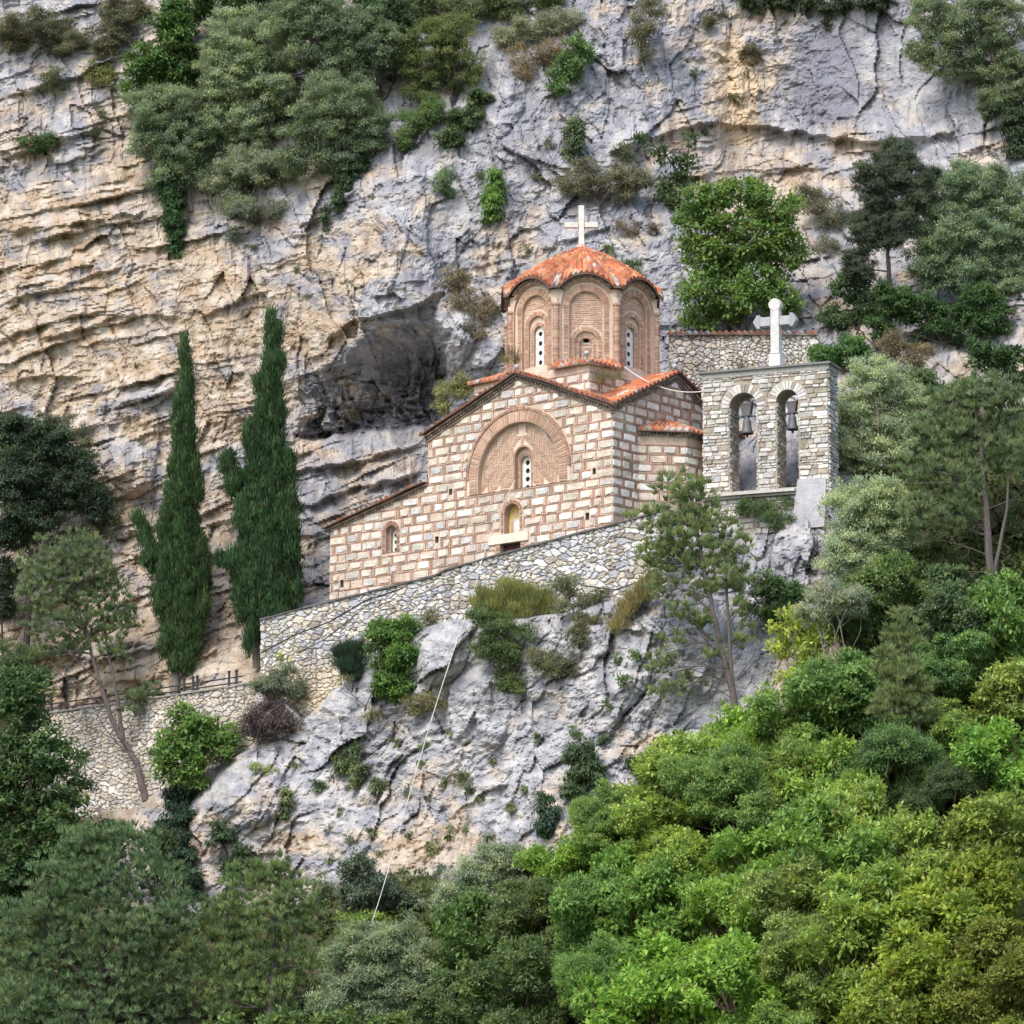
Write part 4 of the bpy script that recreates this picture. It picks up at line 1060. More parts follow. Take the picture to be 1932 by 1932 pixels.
# ------------------------------------------------------------------ rubble terrace walls
def rubble_wall(name, fr, s0, s1, ztop, zbot, cw, ch, label, thick=.5, step=.032, seed=3, warm=None, cap=True, capcol=(.13, .125, .125), amp=.07):
    n = int((s1 - s0) / step); s = np.linspace(s0, s1, n); zt = np.array([ztop(a) for a in s]); zb = np.array([zbot(a) for a in s])
    m = int((zt - zb).max() / step); v = np.linspace(0, 1, m)
    S_ = np.tile(s, (m, 1)); Z_ = zb[None] + (zt - zb)[None] * v[:, None]
    wxx = .10 * fbm(S_ / .5, Z_ / .5, 3, seed + 50); wzz = .08 * fbm(S_ / .5 + 9, Z_ / .5, 3, seed + 60)
    tilt = .04
    big = sstep(-.2, .4, noise(S_ / 1.6, Z_ / 1.1, seed + 4))
    f1, f2, h, dx, dy = voronoi((S_ + wxx) / cw, (Z_ + wzz - tilt * S_) / ch, seed, .9)
    g1, g2, hb, _, _ = voronoi((S_ + wxx) / (cw * .62), (Z_ + wzz) / (ch * .62), seed + 7, .9)
    e = np.where(big > .5, f2 - f1, (g2 - g1) * .8) + .05 * fbm(S_ / .12, Z_ / .12, 3, seed + 70); hh = np.where(big > .5, h, hb)
    pil = sstep(.02, .20, e)
    d = amp * pil * (.7 + .6 * _rv[hh, 1]) + .018 * fbm(S_ / .09, Z_ / .07, 3, seed + 1) + .03 * fbm(S_ / .8, Z_ / .8, 2, seed + 2)
    cols = np.array([(.60, .60, .60), (.68, .67, .65), (.50, .51, .54), (.42, .43, .47), (.62, .58, .50), (.55, .50, .42), (.72, .71, .70), (.40, .36, .32)])
    C = cols[(_rv[hh, 0] * 7.99).astype(int)] * (.85 + .3 * _rv[hh, 2])[..., None]
    if warm is not None:
        w = warm(S_, Z_); C = C * (1 - w[..., None]) + w[..., None] * np.array([(.66, .57, .42), (.58, .48, .35), (.70, .64, .52)])[(_rv[hh, 3] * 2.99).astype(int)] * (.85 + .3 * _rv[hh, 2])[..., None]
    joint = np.array([.25, .225, .19]); C = joint + (C - joint) * sstep(.03, .12, e)[..., None]
    Pt = fr.o[None, None] + S_[..., None] * fr.u + d[..., None] * fr.n; Pt[..., 2] = Z_ + fr.o[2]
    idx = np.arange(n * m).reshape(m, n)
    back = Pt[-1] - fr.n * thick; kb = n * m
    V = [Pt.reshape(-1, 3), back]; q = [np.stack([idx[:-1, :-1], idx[:-1, 1:], idx[1:, 1:], idx[1:, :-1]], -1).reshape(-1, 4)]
    bi = kb + np.arange(n); q.append(np.stack([idx[-1, :-1], idx[-1, 1:], bi[1:], bi[:-1]], -1))
    CC_ = [C.reshape(-1, 3), np.tile([(.3, .29, .27)], (n, 1))]
    k2 = kb + n
    for col in (0, -1):                                       # the ends
        ed = Pt[:, col] - fr.n * thick; V.append(ed); CC_.append(C[:, col] * .9); ei = k2 + np.arange(m); k2 += m
        q.append(np.stack([idx[:-1, col], idx[1:, col], ei[1:], ei[:-1]], -1))
    root = empty(name, tuple(Pt[0, n // 2]), label, 'wall')
    me = np_mesh('masonry', np.concatenate(V), np.concatenate(q), np.concatenate(CC_)); link('masonry', me, M_STONE, root)
    if cap:
        c = MB(); k = int((s1 - s0) / .55)
        for i in range(k):
            a = s0 + (s1 - s0) * i / k; b = s0 + (s1 - s0) * (i + 1) / k - .01; j = random.uniform(-.015, .015)
            za, zb_ = ztop(a + .001) + fr.o[2] * 0, ztop(b - .001)
            P = fr.P
            c.hexa([P(a, za + .004, -thick), P(b, zb_ + .004, -thick), P(b, zb_ + .004, .13 + j), P(a, za + .004, .13 + j)], [P(a, za + .075, -thick), P(b, zb_ + .075, -thick), P(b, zb_ + .07 + j, .13 + j), P(a, za + .07 + j, .13 + j)], jc(capcol, .2))
        c.build('coping', M_STONE, root)
    return root

def poly_fn(pts):
    xs = [p[0] for p in pts]; zs = [p[1] for p in pts]
    if xs[0] > xs[-1]: xs, zs = xs[::-1], zs[::-1]
    return lambda s: float(np.interp(s, xs, zs))
FW_ = Frame(O0 + NA * 1.5, UA, NA)
wp = FW_.px
tp = [wp(*p) for p in ((1262, 962), (1210, 978), (1100, 1007), (1000, 1034), (900, 1061), (838, 1079), (834, 1086), (750, 1107), (650, 1131), (560, 1153), (497, 1171))]
bp = [wp(*p) for p in ((1262, 1210), (1100, 1200), (950, 1210), (800, 1240), (700, 1300), (640, 1370), (560, 1420), (497, 1350))]
sL = wp(494, 1200)[0]; sR = wp(1258, 980)[0]
rubble_wall('terrace_wall', FW_, sR, sL, poly_fn(tp), poly_fn(bp), .47, .25, 'long grey rubble terrace wall with dark coping climbing in front of the church', 1.0,
            warm=lambda S_, Z_: sstep(0, .8, (wp(640, 1235)[1] - Z_) * .9 + .2) * sstep(9, 11.5, S_) * .9)
# paving behind the terrace wall
pv = MB(); zf = poly_fn(tp)
ss = np.linspace(sR, sL, 24)
for a, b in zip(ss[:-1], ss[1:]):
    P = FW_.P; za, zb_ = min(zf(a), ZG + 2.4) - 1.0, min(zf(b), ZG + 2.4) - 1.0
    pv.add([P(a, za, -.9), P(b, zb_, -.9), P(b, zb_, -1.6), P(a, za, -1.6)], [(0, 1, 2, 3)], (.42, .40, .37))
tag(pv.build('path', M_STONE), 'stone paved ramp between terrace wall and church', 'path', kind='structure')
# lower wall of the approach path, further left
tp2 = [wp(*p) for p in ((470, 1292), (440, 1297), (330, 1313), (200, 1332), (60, 1352), (-120, 1378))]
bp2 = [wp(*p) for p in ((470, 1420), (330, 1530), (150, 1560), (-120, 1600))]
sL2 = wp(-110, 1400)[0]; sR2 = wp(486, 1330)[0]
rubble_wall('path_wall', FW_, sR2, sL2, poly_fn(tp2), poly_fn(bp2), .46, .25, 'pale rubble wall below the railed path at the foot of the cypresses', .5, seed=9, cap=True, capcol=(.30, .29, .27),
            warm=lambda S_, Z_: .45 + 0 * S_)
# back wall behind the dome with tiled coping
k0 = at(1262, 660, 9.4); k1 = at(1545, 655, 8.4); k0[2] = 0; k1[2] = 0
uK = (k1 - k0) / np.linalg.norm(k1 - k0); FK = Frame(k0, uK, np.array([uK[1], -uK[0], 0])); kp = FK.px
sK = np.linalg.norm(k1 - k0)
zK = poly_fn([kp(1262, 633), kp(1545, 632)])
bwall = rubble_wall('garden_wall', FK, 0, sK, zK, lambda s: zK(s) - 2.2, .30, .21, 'pale rubble wall with tile coping behind the dome and stone cross', .45, seed=15, cap=False, warm=lambda S_, Z_: .3 + 0 * S_)
def strip_roof(name, fr, s0, s1, zf, d0, d1, rise, parent, seed):
    t = np.arange(s0, s1, .03); r = np.linspace(0, 1, 7); G = np.zeros((7, len(t), 3)); zt = np.array([zf(a) for a in t])
    for i, a in enumerate(r):
        G[i] = fr.o[None] + t[:, None] * fr.u + (d0 + (d1 - d0) * a) * fr.n; G[i, :, 2] = zt + rise * a
    fl = G.copy(); G[..., 2] += .045 * np.cos(2 * math.pi * t / .25)[None]
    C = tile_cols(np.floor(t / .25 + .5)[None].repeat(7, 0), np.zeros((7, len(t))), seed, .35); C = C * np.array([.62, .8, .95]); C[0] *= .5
    return sheet(name, G, C, M_TILE, parent, .07, flat=fl)
strip_roof('coping', FK, -.05, sK, lambda s: zK(s) + .05, .22, -.5, .22, bwall, 61)

# ------------------------------------------------------------------ railing on the path wall
fe = empty('railing', FW_.P(wp(365, 1300)[0], wp(365, 1318)[1], -.2), 'low dark railing of posts and bars along the path wall', 'railing')
IR = (.035, .037, .042)
for x, y in ((75, 1347), (97, 1344), (198, 1328), (347, 1306), (364, 1303), (372, 1302), (432, 1294), (446, 1291)):
    s, z = wp(x, y, -.2); m = MB(); z0 = poly_fn(tp2)(s) + .06
    m.tube([FW_.P(s, z0, -.2), FW_.P(s, z0 + .62, -.2)], [.055, .05], IR, 8); m.lathe([(.07, .60), (.07, .66), (0, .7)], FW_.P(s, z0, -.2), IR, 8)
    m.build('post', M_METAL, fe)
for dz in (.16, .38):
    m = MB(); ss = np.linspace(wp(450, 1290)[0], wp(20, 1355)[0], 20); m.tube([FW_.P(a, poly_fn(tp2)(a) + .06 + dz, -.2) for a in ss], [.03] * 20, IR, 6); m.build('rail', M_METAL, fe)

# ------------------------------------------------------------------ cables and lamps
def line(name, pts, r, col, label, cat, n=6, mat=None):
    m = MB(); m.tube(pts, [r] * len(pts), col, n); return tag(m.build(name, mat or M_ROPE), label, cat)
def curve_pts(ctrl, n=30):
    c = np.array(ctrl, float); t = np.linspace(0, 1, n); k = np.linspace(0, 1, len(c))
    return [tuple(np.interp(a, k, c[:, i]) for i in range(3)) for a in t]
P3 = lambda px, py, Y: at(px, py, Y)
yw = FW_.P(wp(908, 1060)[0], 0, .3)[1]
ctl = [P3(972, 906, FA.P(zA(972, 906)[0], 0, .1)[1]), P3(938, 975, yw + .6), P3(908, 1062, yw), P3(893, 1118, yw - .7), P3(860, 1215, -3.0), P3(818, 1345, -4.5), P3(768, 1515, -6.0), P3(718, 1690, -8.0), P3(680, 1800, -9.5), P3(640, 1905, -11)]
pts = []
for i in range(len(ctl) - 1):
    a0_, a1_, a2_, a3_ = [np.array(ctl[max(0, min(len(ctl) - 1, i + k))]) for k in (-1, 0, 1, 2)]
    for t in np.linspace(0, 1, 8, endpoint=False):
        pts.append(.5 * ((2 * a1_) + (-a0_ + a2_) * t + (2 * a0_ - 5 * a1_ + 4 * a2_ - a3_) * t * t + (-a0_ + 3 * a1_ - 3 * a2_ + a3_) * t ** 3))
line('cable', pts, .017, (.55, .54, .50), 'pale steel cable strung from the church down across the outcrop', 'cable')
c0 = P3(1178, 692, 2.2); c1 = P3(1328, 738, 1.6)
pts = [c0 + (c1 - c0) * t - np.array([0, 0, .36 * 4 * t * (1 - t)]) for t in np.linspace(0, 1, 20)]
line('cable', pts, .019, (.80, .78, .76), 'white cable sagging from the drum to the bell wall', 'cable')
yb = FW_.P(wp(600, 1200)[0], 0, .25)[1]
line('hose', [P3(*p) for p in ((492, 1232, 7.6), (560, 1196, 6.8), (620, 1174, 5.7), (690, 1133, 4.6), (760, 1110, 3.6))], .028, (.03, .032, .036), 'black hose pinned along the terrace wall', 'hose', mat=M_METAL)
line('hose', [P3(*p) for p in ((560, 1232, 6.6), (610, 1208, 5.6), (650, 1178, 5.0), (700, 1136, 4.2))], .02, (.05, .05, .05), 'thin black hose crossing the lower terrace wall by the lime cushion', 'hose', mat=M_METAL)
line('hose', [P3(*p) for p in ((1050, 1075, -1.3), (1100, 1105, -2.1), (1160, 1113, -3.0), (1205, 1098, -3.6))], .03, (.05, .055, .06), 'black hose slung under the right end of the terrace wall', 'hose', mat=M_METAL)
def lamp(px, py, Y, label):
    p = P3(px, py, Y); root = empty('floodlight', p, label, 'lamp', 'floodlights on the church roofs')
    m = MB(); m.tube([(p[0] + .05, p[1] + .1, p[2] - .34), (p[0], p[1] + .06, p[2] - .08)], [.02, .02], (.2, .2, .2), 6); m.build('bracket', M_METAL, root)
    m = MB(); m.lathe([(.0, -.12), (.08, -.09), (.11, -.02), (.10, .05), (.0, .11)], p, (.42, .43, .45), 12); m.build('lamp_head', M_METAL, root, True)
lamp(1107, 666, CX[1] - SQ * 1.414 - .1, 'small round floodlight on the little tiled corner roof below the dome')
lamp(975, 692, FA.P(SA, 0, 0)[1] + .2, 'small dark floodlight on the facade gable tip')
lamp(1273, 691, FB.P(BW, 0, 0)[1] + .2, 'small round floodlight on the side gable near the bell wall')
# ------------------------------------------------------------------ plants
class Leaves:
    """all leaves of one crown: quads with their own colours"""
    def __init__(s): s.V = []; s.C = []
    def add(s, c, ax, nr, L, W, col, fold=.25):
        """c base points, ax leaf direction, nr leaf normal (n,3); L, W (n,)"""
        sd = np.cross(nr, ax); sd /= np.maximum(np.linalg.norm(sd, axis=1, keepdims=True), 1e-6)
        nn = np.cross(ax, sd)
        mid = c + ax * (L * .48)[:, None] + nn * (W * fold)[:, None] * .5
        v = np.stack([c, mid + sd * (W * .5)[:, None], c + ax * L[:, None], mid - sd * (W * .5)[:, None]], 1)
        s.V.append(v.reshape(-1, 3)); s.C.append(np.repeat(col, 4, axis=0))
    def mesh(s, name):
        V = np.concatenate(s.V); C = np.concatenate(s.C); q = np.arange(len(V)).reshape(-1, 4)
        return np_mesh(name, V, q, C)

def unit(v): return v / np.maximum(np.linalg.norm(v, axis=-1, keepdims=True), 1e-9)
def rdir(n, rng): return unit(rng.normal(size=(n, 3)))

STY = {  # leaf sprig length, width, coverage, clump radius (m), upright pull, axis habit
 'broad':  dict(L=.21, W=.12, cov=1.15, cl=.27, up=.8, ax='out', k=2.6),
 'ash':    dict(L=.25, W=.11, cov=1.1, cl=.30, up=.9, ax='droop', k=2.6),
 'olive':  dict(L=.14, W=.042, cov=1.05, cl=.24, up=.5, ax='out', k=2.3),
 'scrub':  dict(L=.15, W=.034, cov=.55, cl=.22, up=.4, ax='out', k=2.6),
 'dense':  dict(L=.15, W=.075, cov=1.3, cl=.23, up=.6, ax='out', k=2.2),
 'cypress': dict(L=.24, W=.045, cov=1.35, cl=.14, up=.1, ax='up', k=1.7),
 'pine':   dict(L=.28, W=.025, cov=.72, cl=.22, up=.1, ax='tuft', k=2.3),
 'hang':   dict(L=.17, W=.06, cov=1.2, cl=.19, up=.3, ax='down', k=2.0),
 'grass':  dict(L=.46, W=.022, cov=.55, cl=.22, up=.1, ax='blade', k=2.2),
}
GAIN = {'pine': 1.9, 'cypress': 1.45, 'grass': 1.4, 'scrub': 1.75, 'olive': 2.1}

def foliage(blobs, sty, col, rng, lv=None, dens=1.0, var=.34):
    """blobs: (cx,cy,cz,rx,ry,rz) in metres"""
    S = STY[sty]; lv = lv or Leaves(); col = np.array(col); g = col.mean()
    col = (col * .8 + g * .2) * GAIN.get(sty, 1.95)
    for (cx, cy, cz, rx, ry, rz) in blobs:
        rm = (rx * ry * rz) ** (1 / 3); area = 4 * math.pi * rm * rm
        nc = max(5, int(area / (S['cl'] ** 2 * S['k'])))
        d = rdir(nc, rng); rad = rng.uniform(.30, 1.12, nc) ** .7
        lob = 1 + .20 * np.sin(d[:, 0] * 5 + cx * 3) * np.cos(d[:, 2] * 4 + cz * 2)
        cc = np.array([cx, cy, cz]) + d * (rad * lob)[:, None] * np.array([rx, ry, rz])
        cr = np.minimum(S['cl'] * rng.uniform(.45, 1.5, nc), rm * .7)
        ct = rng.uniform(-1, 1, nc)                              # tone of the clump
        nl = np.maximum(5, (dens * S['cov'] * 4 * math.pi * cr ** 2 * .55 / (S['L'] * S['W'] * .5)) * rng.uniform(.5, 1.3, nc)).astype(int)
        ci = np.repeat(np.arange(nc), nl); n = len(ci)
        e = rdir(n, rng); e[:, 2] = np.where(e[:, 2] < -.4, -e[:, 2] * .6, e[:, 2])
        rr = cr[ci] * rng.uniform(.15, 1.25, n) ** .8
        if S['ax'] == 'up': rr = rr * np.where(rng.random(n) < .14, 1.75, 1.0)
        p = cc[ci] + e * rr[:, None] * np.array([1.1, 1.1, 2.2 if S['ax'] == 'up' else .92])
        out = unit(e * .7 + d[ci] * .6)
        j = rdir(n, rng)
        if S['ax'] == 'up': ax = unit(out * .5 + np.array([0, 0, 1.0]) + j * .4); nr = unit(out + j * .5)
        elif S['ax'] == 'down': ax = unit(out * .6 + np.array([0, 0, -.8]) + j * .5); nr = unit(out + j * .6)
        elif S['ax'] == 'tuft':
            nt = max(1, n // 26); ti = rng.integers(0, nt, n)
            tc = rng.integers(0, nc, nt); tdir = rdir(nt, rng); tdir[:, 2] = np.abs(tdir[:, 2]) * .6
            tpos = cc[tc] + tdir * (cr[tc] * rng.uniform(.2, 1.25, nt))[:, None]
            p = tpos[ti]; ci = tc[ti]; ta = unit(tdir * .8 + np.array([0, 0, 1.0]) + rdir(nt, rng) * .35)
            ax = unit(ta[ti] * 1.15 + j * .65); L_mul = 1; nr = rdir(n, rng)
        elif S['ax'] == 'blade': ax = unit(np.array([0, -.15, 1.0]) + j * .45 + out * .25); nr = rdir(n, rng); p = cc[ci] + e * rr[:, None] * np.array([1, 1, .3])
        elif S['ax'] == 'droop': ax = unit(out * .45 + j * 1.0 + np.array([0, 0, -.15])); nr = unit(out * .5 + np.array([0, 0, 1.0]) * S['up'] + j * .5)
        else: ax = unit(out * .4 + j * 1.0); nr = unit(out * .6 + np.array([0, 0, 1.0]) * S['up'] + j * .6)
        L = S['L'] * rng.uniform(.55, 1.35, n); W = S['W'] * rng.uniform(.6, 1.3, n)
        t = ct[ci] * .6 + rng.uniform(-1, 1, n) * .55
        c = col[None] * (1 + var * t)[:, None]
        hue = (ct[ci] * .5 + rng.normal(size=n) * .5) * .15
        c = c * np.stack([1 + hue, 1 + hue * .2, 1 - hue], 1)
        dry = rng.random(n) < .025; c = np.where(dry[:, None], np.array([.20, .14, .075]) * rng.uniform(.7, 1.2, n)[:, None], c)
        lv.add(p, ax, nr, L, W, np.clip(c, .004, .9))
    return lv

BARKC = {'grey': (.20, .18, .165), 'brown': (.12, .095, .075), 'pine': (.135, .118, .108), 'dark': (.06, .05, .045), 'dead': (.22, .19, .19)}

def limb(mb, a, b, r0, r1, rng, col, bend=.12, n=5):
    a = np.array(a, float); b = np.array(b, float); L = np.linalg.norm(b - a); k = rng.normal(size=3) * bend * L; k[2] = abs(k[2]) * .4 - bend * L * .3
    pts = [a + (b - a) * t + k * math.sin(math.pi * t) for t in np.linspace(0, 1, n)]
    mb.tube([tuple(p) for p in pts], [max(.006, r0 + (r1 - r0) * t) for t in np.linspace(0, 1, n)], jc(col, .15), 6)
    return pts

PID = [0]
def plant(name, label, cat, sty, col, base, blobs, trunks=None, bark='brown', group=None, dens=1.0, tr=None, twigs=True, lift=0, var=.34, extra=None, Y=None):
    """blobs and trunks come in photo units; they are turned to metres at the depth where the plant is rooted"""
    PID[0] += 1; rng = np.random.default_rng(1000 + PID[0])
    bx, by = base; Yb = depth(bx, by) if Y is None else Y
    o = at(bx, by, Yb); k = mpp(Yb)
    root = empty(name, o, label, cat, group)
    B = []
    for i, q in enumerate(blobs):
        cx, cy, rx, ry = q[:4]; r = (rx * k * ry * k) ** .5; dy = q[4] if len(q) > 4 else rng.uniform(-.35, .35) * r
        rd = min(r, max(rx, ry) * k * .8)
        lim = min(depth(cx, cy), depth(cx - rx * .5, cy), depth(cx + rx * .5, cy)) - .25 * rd if cy < by + 400 else Yb
        yy = min(Yb + dy, lim) if Y is None else Yb + dy
        if sty in ('pine', 'olive'): rx *= 1.16; ry *= 1.16; rd *= 1.1
        p = at(cx, cy, yy); B.append((p[0], p[1], p[2], rx * k, rd, ry * k))
    wood = MB(); bc = BARKC[bark]; size = max(b[3] for b in B) if B else 1.0
    polys = []
    for tpth in (trunks or []):
        w = tpth[0] if isinstance(tpth[0], (int, float)) else .12
        pp = tpth[1:] if isinstance(tpth[0], (int, float)) else tpth
        dyj = rng.uniform(-.3, .3)
        P = [np.array(at(x, y, Yb + dyj * i / max(1, len(pp) - 1))) for i, (x, y) in enumerate(pp)]
        fine = []
        for a, b in zip(P[:-1], P[1:]):
            for t in np.linspace(0, 1, 5, endpoint=False): fine.append(a + (b - a) * t)
        fine.append(P[-1]); fine = [f + rng.normal(size=3) * w * .12 for f in fine]
        m = len(fine); wood.tube([tuple(f) for f in fine], [w * (1 - .78 * i / (m - 1)) for i in range(m)], jc(bc, .1), 8); polys.append(fine)
    start = np.array(o) - np.array([0, 0, .15])
    if not polys:
        top = np.array(o) + np.array([0, 0, .25 * size]); limb(wood, start, top, .055 * size + .012, .045 * size + .01, rng, bc, .05); polys = [[start, top]]
    if twigs:
        for b in B:
            c = np.array(b[:3]); allp = [p for f in polys for p in f[len(f) // 4:]] or [p for f in polys for p in f]
            low = [p for p in allp if p[2] < c[2] + .1] or allp
            s = min(low, key=lambda p: np.linalg.norm(p - c) + .35 * abs(p[2] - c[2] + b[5]))
            sz = (b[3] * b[5]) ** .5
            pts = limb(wood, s, c, .035 * sz + .010, .012 * sz + .006, rng, bc)
            for _ in range((11 if sty == 'pine' else 5) if sz > .4 else 3):
                e = c + rdir(1, rng)[0] * np.array([b[3], b[4], b[5]]) * .75; limb(wood, pts[rng.integers(1, len(pts))], e, .012 * sz + .007, .006, rng, bc, .15, 4)
    if extra: extra(wood, rng, k, Yb, bc)
    if len(wood.v): wood.build('trunk' if sty in ('broad', 'ash', 'olive', 'cypress', 'pine') else 'stem', M_BARK, root)
    if B:
        lv = foliage(B, sty, col, rng, dens=dens, var=var)
        me = lv.mesh('crown'); link('crown', me, M_NEEDLE if sty in ('pine', 'cypress') else M_LEAF, root)
    return root

# colours of the leaves themselves
G_BRIGHT = (.145, .21, .05); G_MID = (.07, .14, .035); G_DARK = (.035, .075, .025); G_YEL = (.16, .20, .04); G_LIME = (.26, .32, .045)
G_OLIVE = (.155, .19, .125); G_OLIVD = (.095, .125, .085); G_PALE = (.24, .29, .18); G_CYP = (.022, .07, .034); G_PINE = (.095, .155, .055); G_PIND = (.06, .10, .045)
G_SCRUB = (.13, .13, .06); G_DRY = (.27, .21, .11); G_GREY = (.12, .145, .105); G_BLUE = (.055, .09, .06)
exec_plants = True
OL = 'olive trees on the ledge above the overhang'
# --- olives and other trees on the ledge, top left of centre
plant('olive_tree', 'large silvery olive tree in the middle of the ledge above the overhang', 'tree', 'olive', (.165, .215, .125), (480, 330), [(470, 90, 75, 62), (505, 150, 62, 50), (440, 150, 55, 50), (520, 215, 52, 40), (455, 235, 48, 40)], [[.16, (480, 330), (484, 270), (476, 170), (472, 100)]], 'grey', OL)
plant('olive_tree', 'grey olive tree touching the top edge, upper right of the ledge trees', 'tree', 'olive', (.105, .15, .085), (650, 300), [(610, 50, 72, 55), (690, 80, 62, 60), (640, 130, 60, 45), (580, 20, 60, 35)], [[.16, (650, 300), (645, 200), (640, 100)]], 'grey', OL)
plant('olive_tree', 'grey olive tree hanging over the crack right of the ledge', 'tree', 'olive', (.12, .165, .095), (655, 350), [(640, 200, 62, 52), (600, 245, 50, 40), (690, 245, 40, 50), (640, 290, 44, 36), (560, 300, 36, 26)], [[.12, (655, 350), (648, 280), (640, 210)]], 'grey', OL)
plant('olive_tree', 'dusty olive tree on the left brink of the ledge', 'tree', 'olive', (.125, .175, .10), (360, 400), [(310, 210, 60, 40), (350, 265, 62, 45), (290, 262, 42, 32), (340, 325, 50, 34), (390, 215, 40, 45)], [[.12, (360, 400), (350, 320), (335, 230)]], 'grey', OL)
plant('olive_tree', 'small pale olive tree at the foot of the ledge clump', 'tree', 'olive', (.16, .195, .13), (470, 390), [(470, 318, 52, 32), (430, 350, 46, 24), (520, 330, 34, 26), (455, 395, 40, 20)], None, 'grey', OL)
plant('broadleaf_tree', 'dark green leafy tree at the left end of the olive ledge', 'tree', 'broad', (.055, .115, .03), (330, 240), [(330, 60, 46, 52), (290, 130, 56, 42), (268, 178, 40, 30), (340, 125, 40, 45), (350, 20, 45, 30)], [[.1, (330, 240), (325, 150), (330, 70)]], 'brown')
plant('broadleaf_tree', 'dark green bushy tree cut by the top edge behind the olives', 'tree', 'broad', (.045, .095, .03), (450, 120), [(420, 10, 60, 38), (490, -20, 60, 40), (545, 15, 50, 34)], None, 'brown')
plant('broadleaf_tree', 'dark holm oak at the top right end of the olive ledge', 'tree', 'dense', (.05, .095, .04), (720, 210), [(735, 30, 45, 55), (700, 5, 50, 40), (745, 100, 32, 48)], None, 'brown')
plant('ivy_curtain', 'dark ivy hanging down the rock under the ledge in a pointed tongue', 'ivy', 'hang', (.03, .075, .025), (328, 395), [(325, 385, 22, 26), (328, 425, 19, 34), (332, 465, 13, 32), (318, 350, 22, 26)], None, 'dark')
plant('ivy_curtain', 'thin dark ivy trailing down the crack right of the olives', 'ivy', 'hang', (.04, .08, .035), (670, 320), [(672, 318, 20, 24), (655, 350, 13, 24), (640, 378, 9, 26), (617, 420, 7, 34)], None, 'dark')
plant('shrub', 'greyish shrub on the rock just below the olive ledge', 'bush', 'scrub', G_GREY, (500, 430), [(470, 400, 40, 22), (520, 395, 30, 24), (440, 440, 20, 14)], None, 'grey')
# --- scrub at the top centre
TC = 'scrub on the upper slope'
plant('shrub', 'olive green broom scrub left of the grey crag at the top', 'bush', 'scrub', (.115, .15, .045), (850, 190), [(820, 90, 52, 48), (870, 130, 48, 45), (800, 160, 38, 36), (850, 60, 50, 35), (775, 110, 24, 40)], None, 'brown', TC, 1.6)
plant('shrub', 'fresh green shrub over the cleft above the overhang', 'bush', 'scrub', (.10, .17, .05), (790, 280), [(785, 230, 34, 28), (765, 260, 22, 22), (815, 210, 24, 26)], None, 'brown', TC, 1.5)
plant('shrub', 'dark green shrub trailing beside the grey crag', 'bush', 'hang', (.06, .10, .035), (870, 250), [(880, 225, 34, 26), (850, 262, 28, 18), (905, 195, 20, 26)], None, 'brown', TC)
plant('shrub', 'pale feathery scrub on the crest at the top centre', 'bush', 'scrub', (.19, .21, .13), (1040, 75), [(1010, 55, 46, 22), (1060, 40, 40, 24), (960, 75, 36, 22)], None, 'brown', TC, 1.5)
plant('shrub', 'green scrub touching the top edge left of the crest', 'bush', 'scrub', (.10, .14, .05), (900, 40), [(880, 10, 55, 28), (950, 5, 50, 30), (800, 15, 40, 30), (1040, 0, 40, 22)], None, 'brown', TC, 1.6)
plant('shrub', 'green bush rooted on the crag between two grey boulders', 'bush', 'dense', (.08, .15, .05), (1075, 175), [(1090, 100, 28, 34), (1070, 140, 26, 30), (1055, 165, 16, 18)], None, 'brown')
plant('shrub', 'brown dry scrub on the broken crag left of the cliff face', 'bush', 'scrub', (.19, .15, .09), (1040, 130), [(1000, 110, 40, 22), (1050, 95, 34, 20), (980, 140, 26, 16)], None, 'brown', TC)
plant('shrub', 'dry brownish scrub in the groove of the grey face at the top', 'bush', 'scrub', (.13, .13, .075), (1215, 120), [(1210, 60, 22, 45), (1230, 20, 26, 30), (1215, 105, 12, 24)], None, 'brown', TC)
plant('shrub', 'small green scrub in the chimney above the dome cross', 'bush', 'hang', (.08, .12, .05), (1080, 300), [(1085, 255, 18, 36), (1075, 290, 12, 20)], None, 'brown')
# --- cliff tufts
plant('grass_tussock', 'bright green hanging grass cushion left of the dome cross', 'grass', 'hang', (.10, .19, .035), (932, 420), [(936, 350, 16, 28), (930, 385, 18, 32), (926, 410, 12, 16)], None, 'brown')
plant('shrub', 'pale green tuft on the grey slab above the overhang lip', 'bush', 'scrub', (.12, .19, .09), (838, 372), [(836, 345, 18, 26), (842, 362, 16, 12)], None, 'brown', None, 1.6)
plant('shrub', 'low green bush on the far left strata', 'bush', 'scrub', (.06, .12, .035), (85, 292), [(70, 275, 28, 12), (95, 265, 22, 14)], None, 'brown', None, 1.8)
plant('shrub', 'yellow green bush high on the left strata', 'bush', 'scrub', (.14, .16, .05), (190, 165), [(185, 138, 26, 22), (205, 150, 16, 14)], None, 'brown', None, 1.7)
plant('shrub', 'olive bush lower left of the yellow green one on the strata', 'bush', 'scrub', (.10, .12, .055), (100, 172), [(100, 150, 20, 24)], None, 'brown', None, 1.6)
plant('shrub', 'dry brown scrub band across the top left corner', 'bush', 'scrub', (.11, .115, .065), (110, 100), [(60, 50, 70, 30), (130, 80, 45, 34), (220, 50, 46, 40), (200, 100, 30, 30), (30, 80, 36, 24), (240, 20, 50, 25)], None, 'brown', TC, 1.5)
plant('shrub', 'small dark shrub above the ochre strata left of the ivy', 'bush', 'scrub', (.06, .09, .035), (180, 265), [(175, 255, 14, 10), (195, 220, 12, 10)], None, 'brown', None, 1.6)
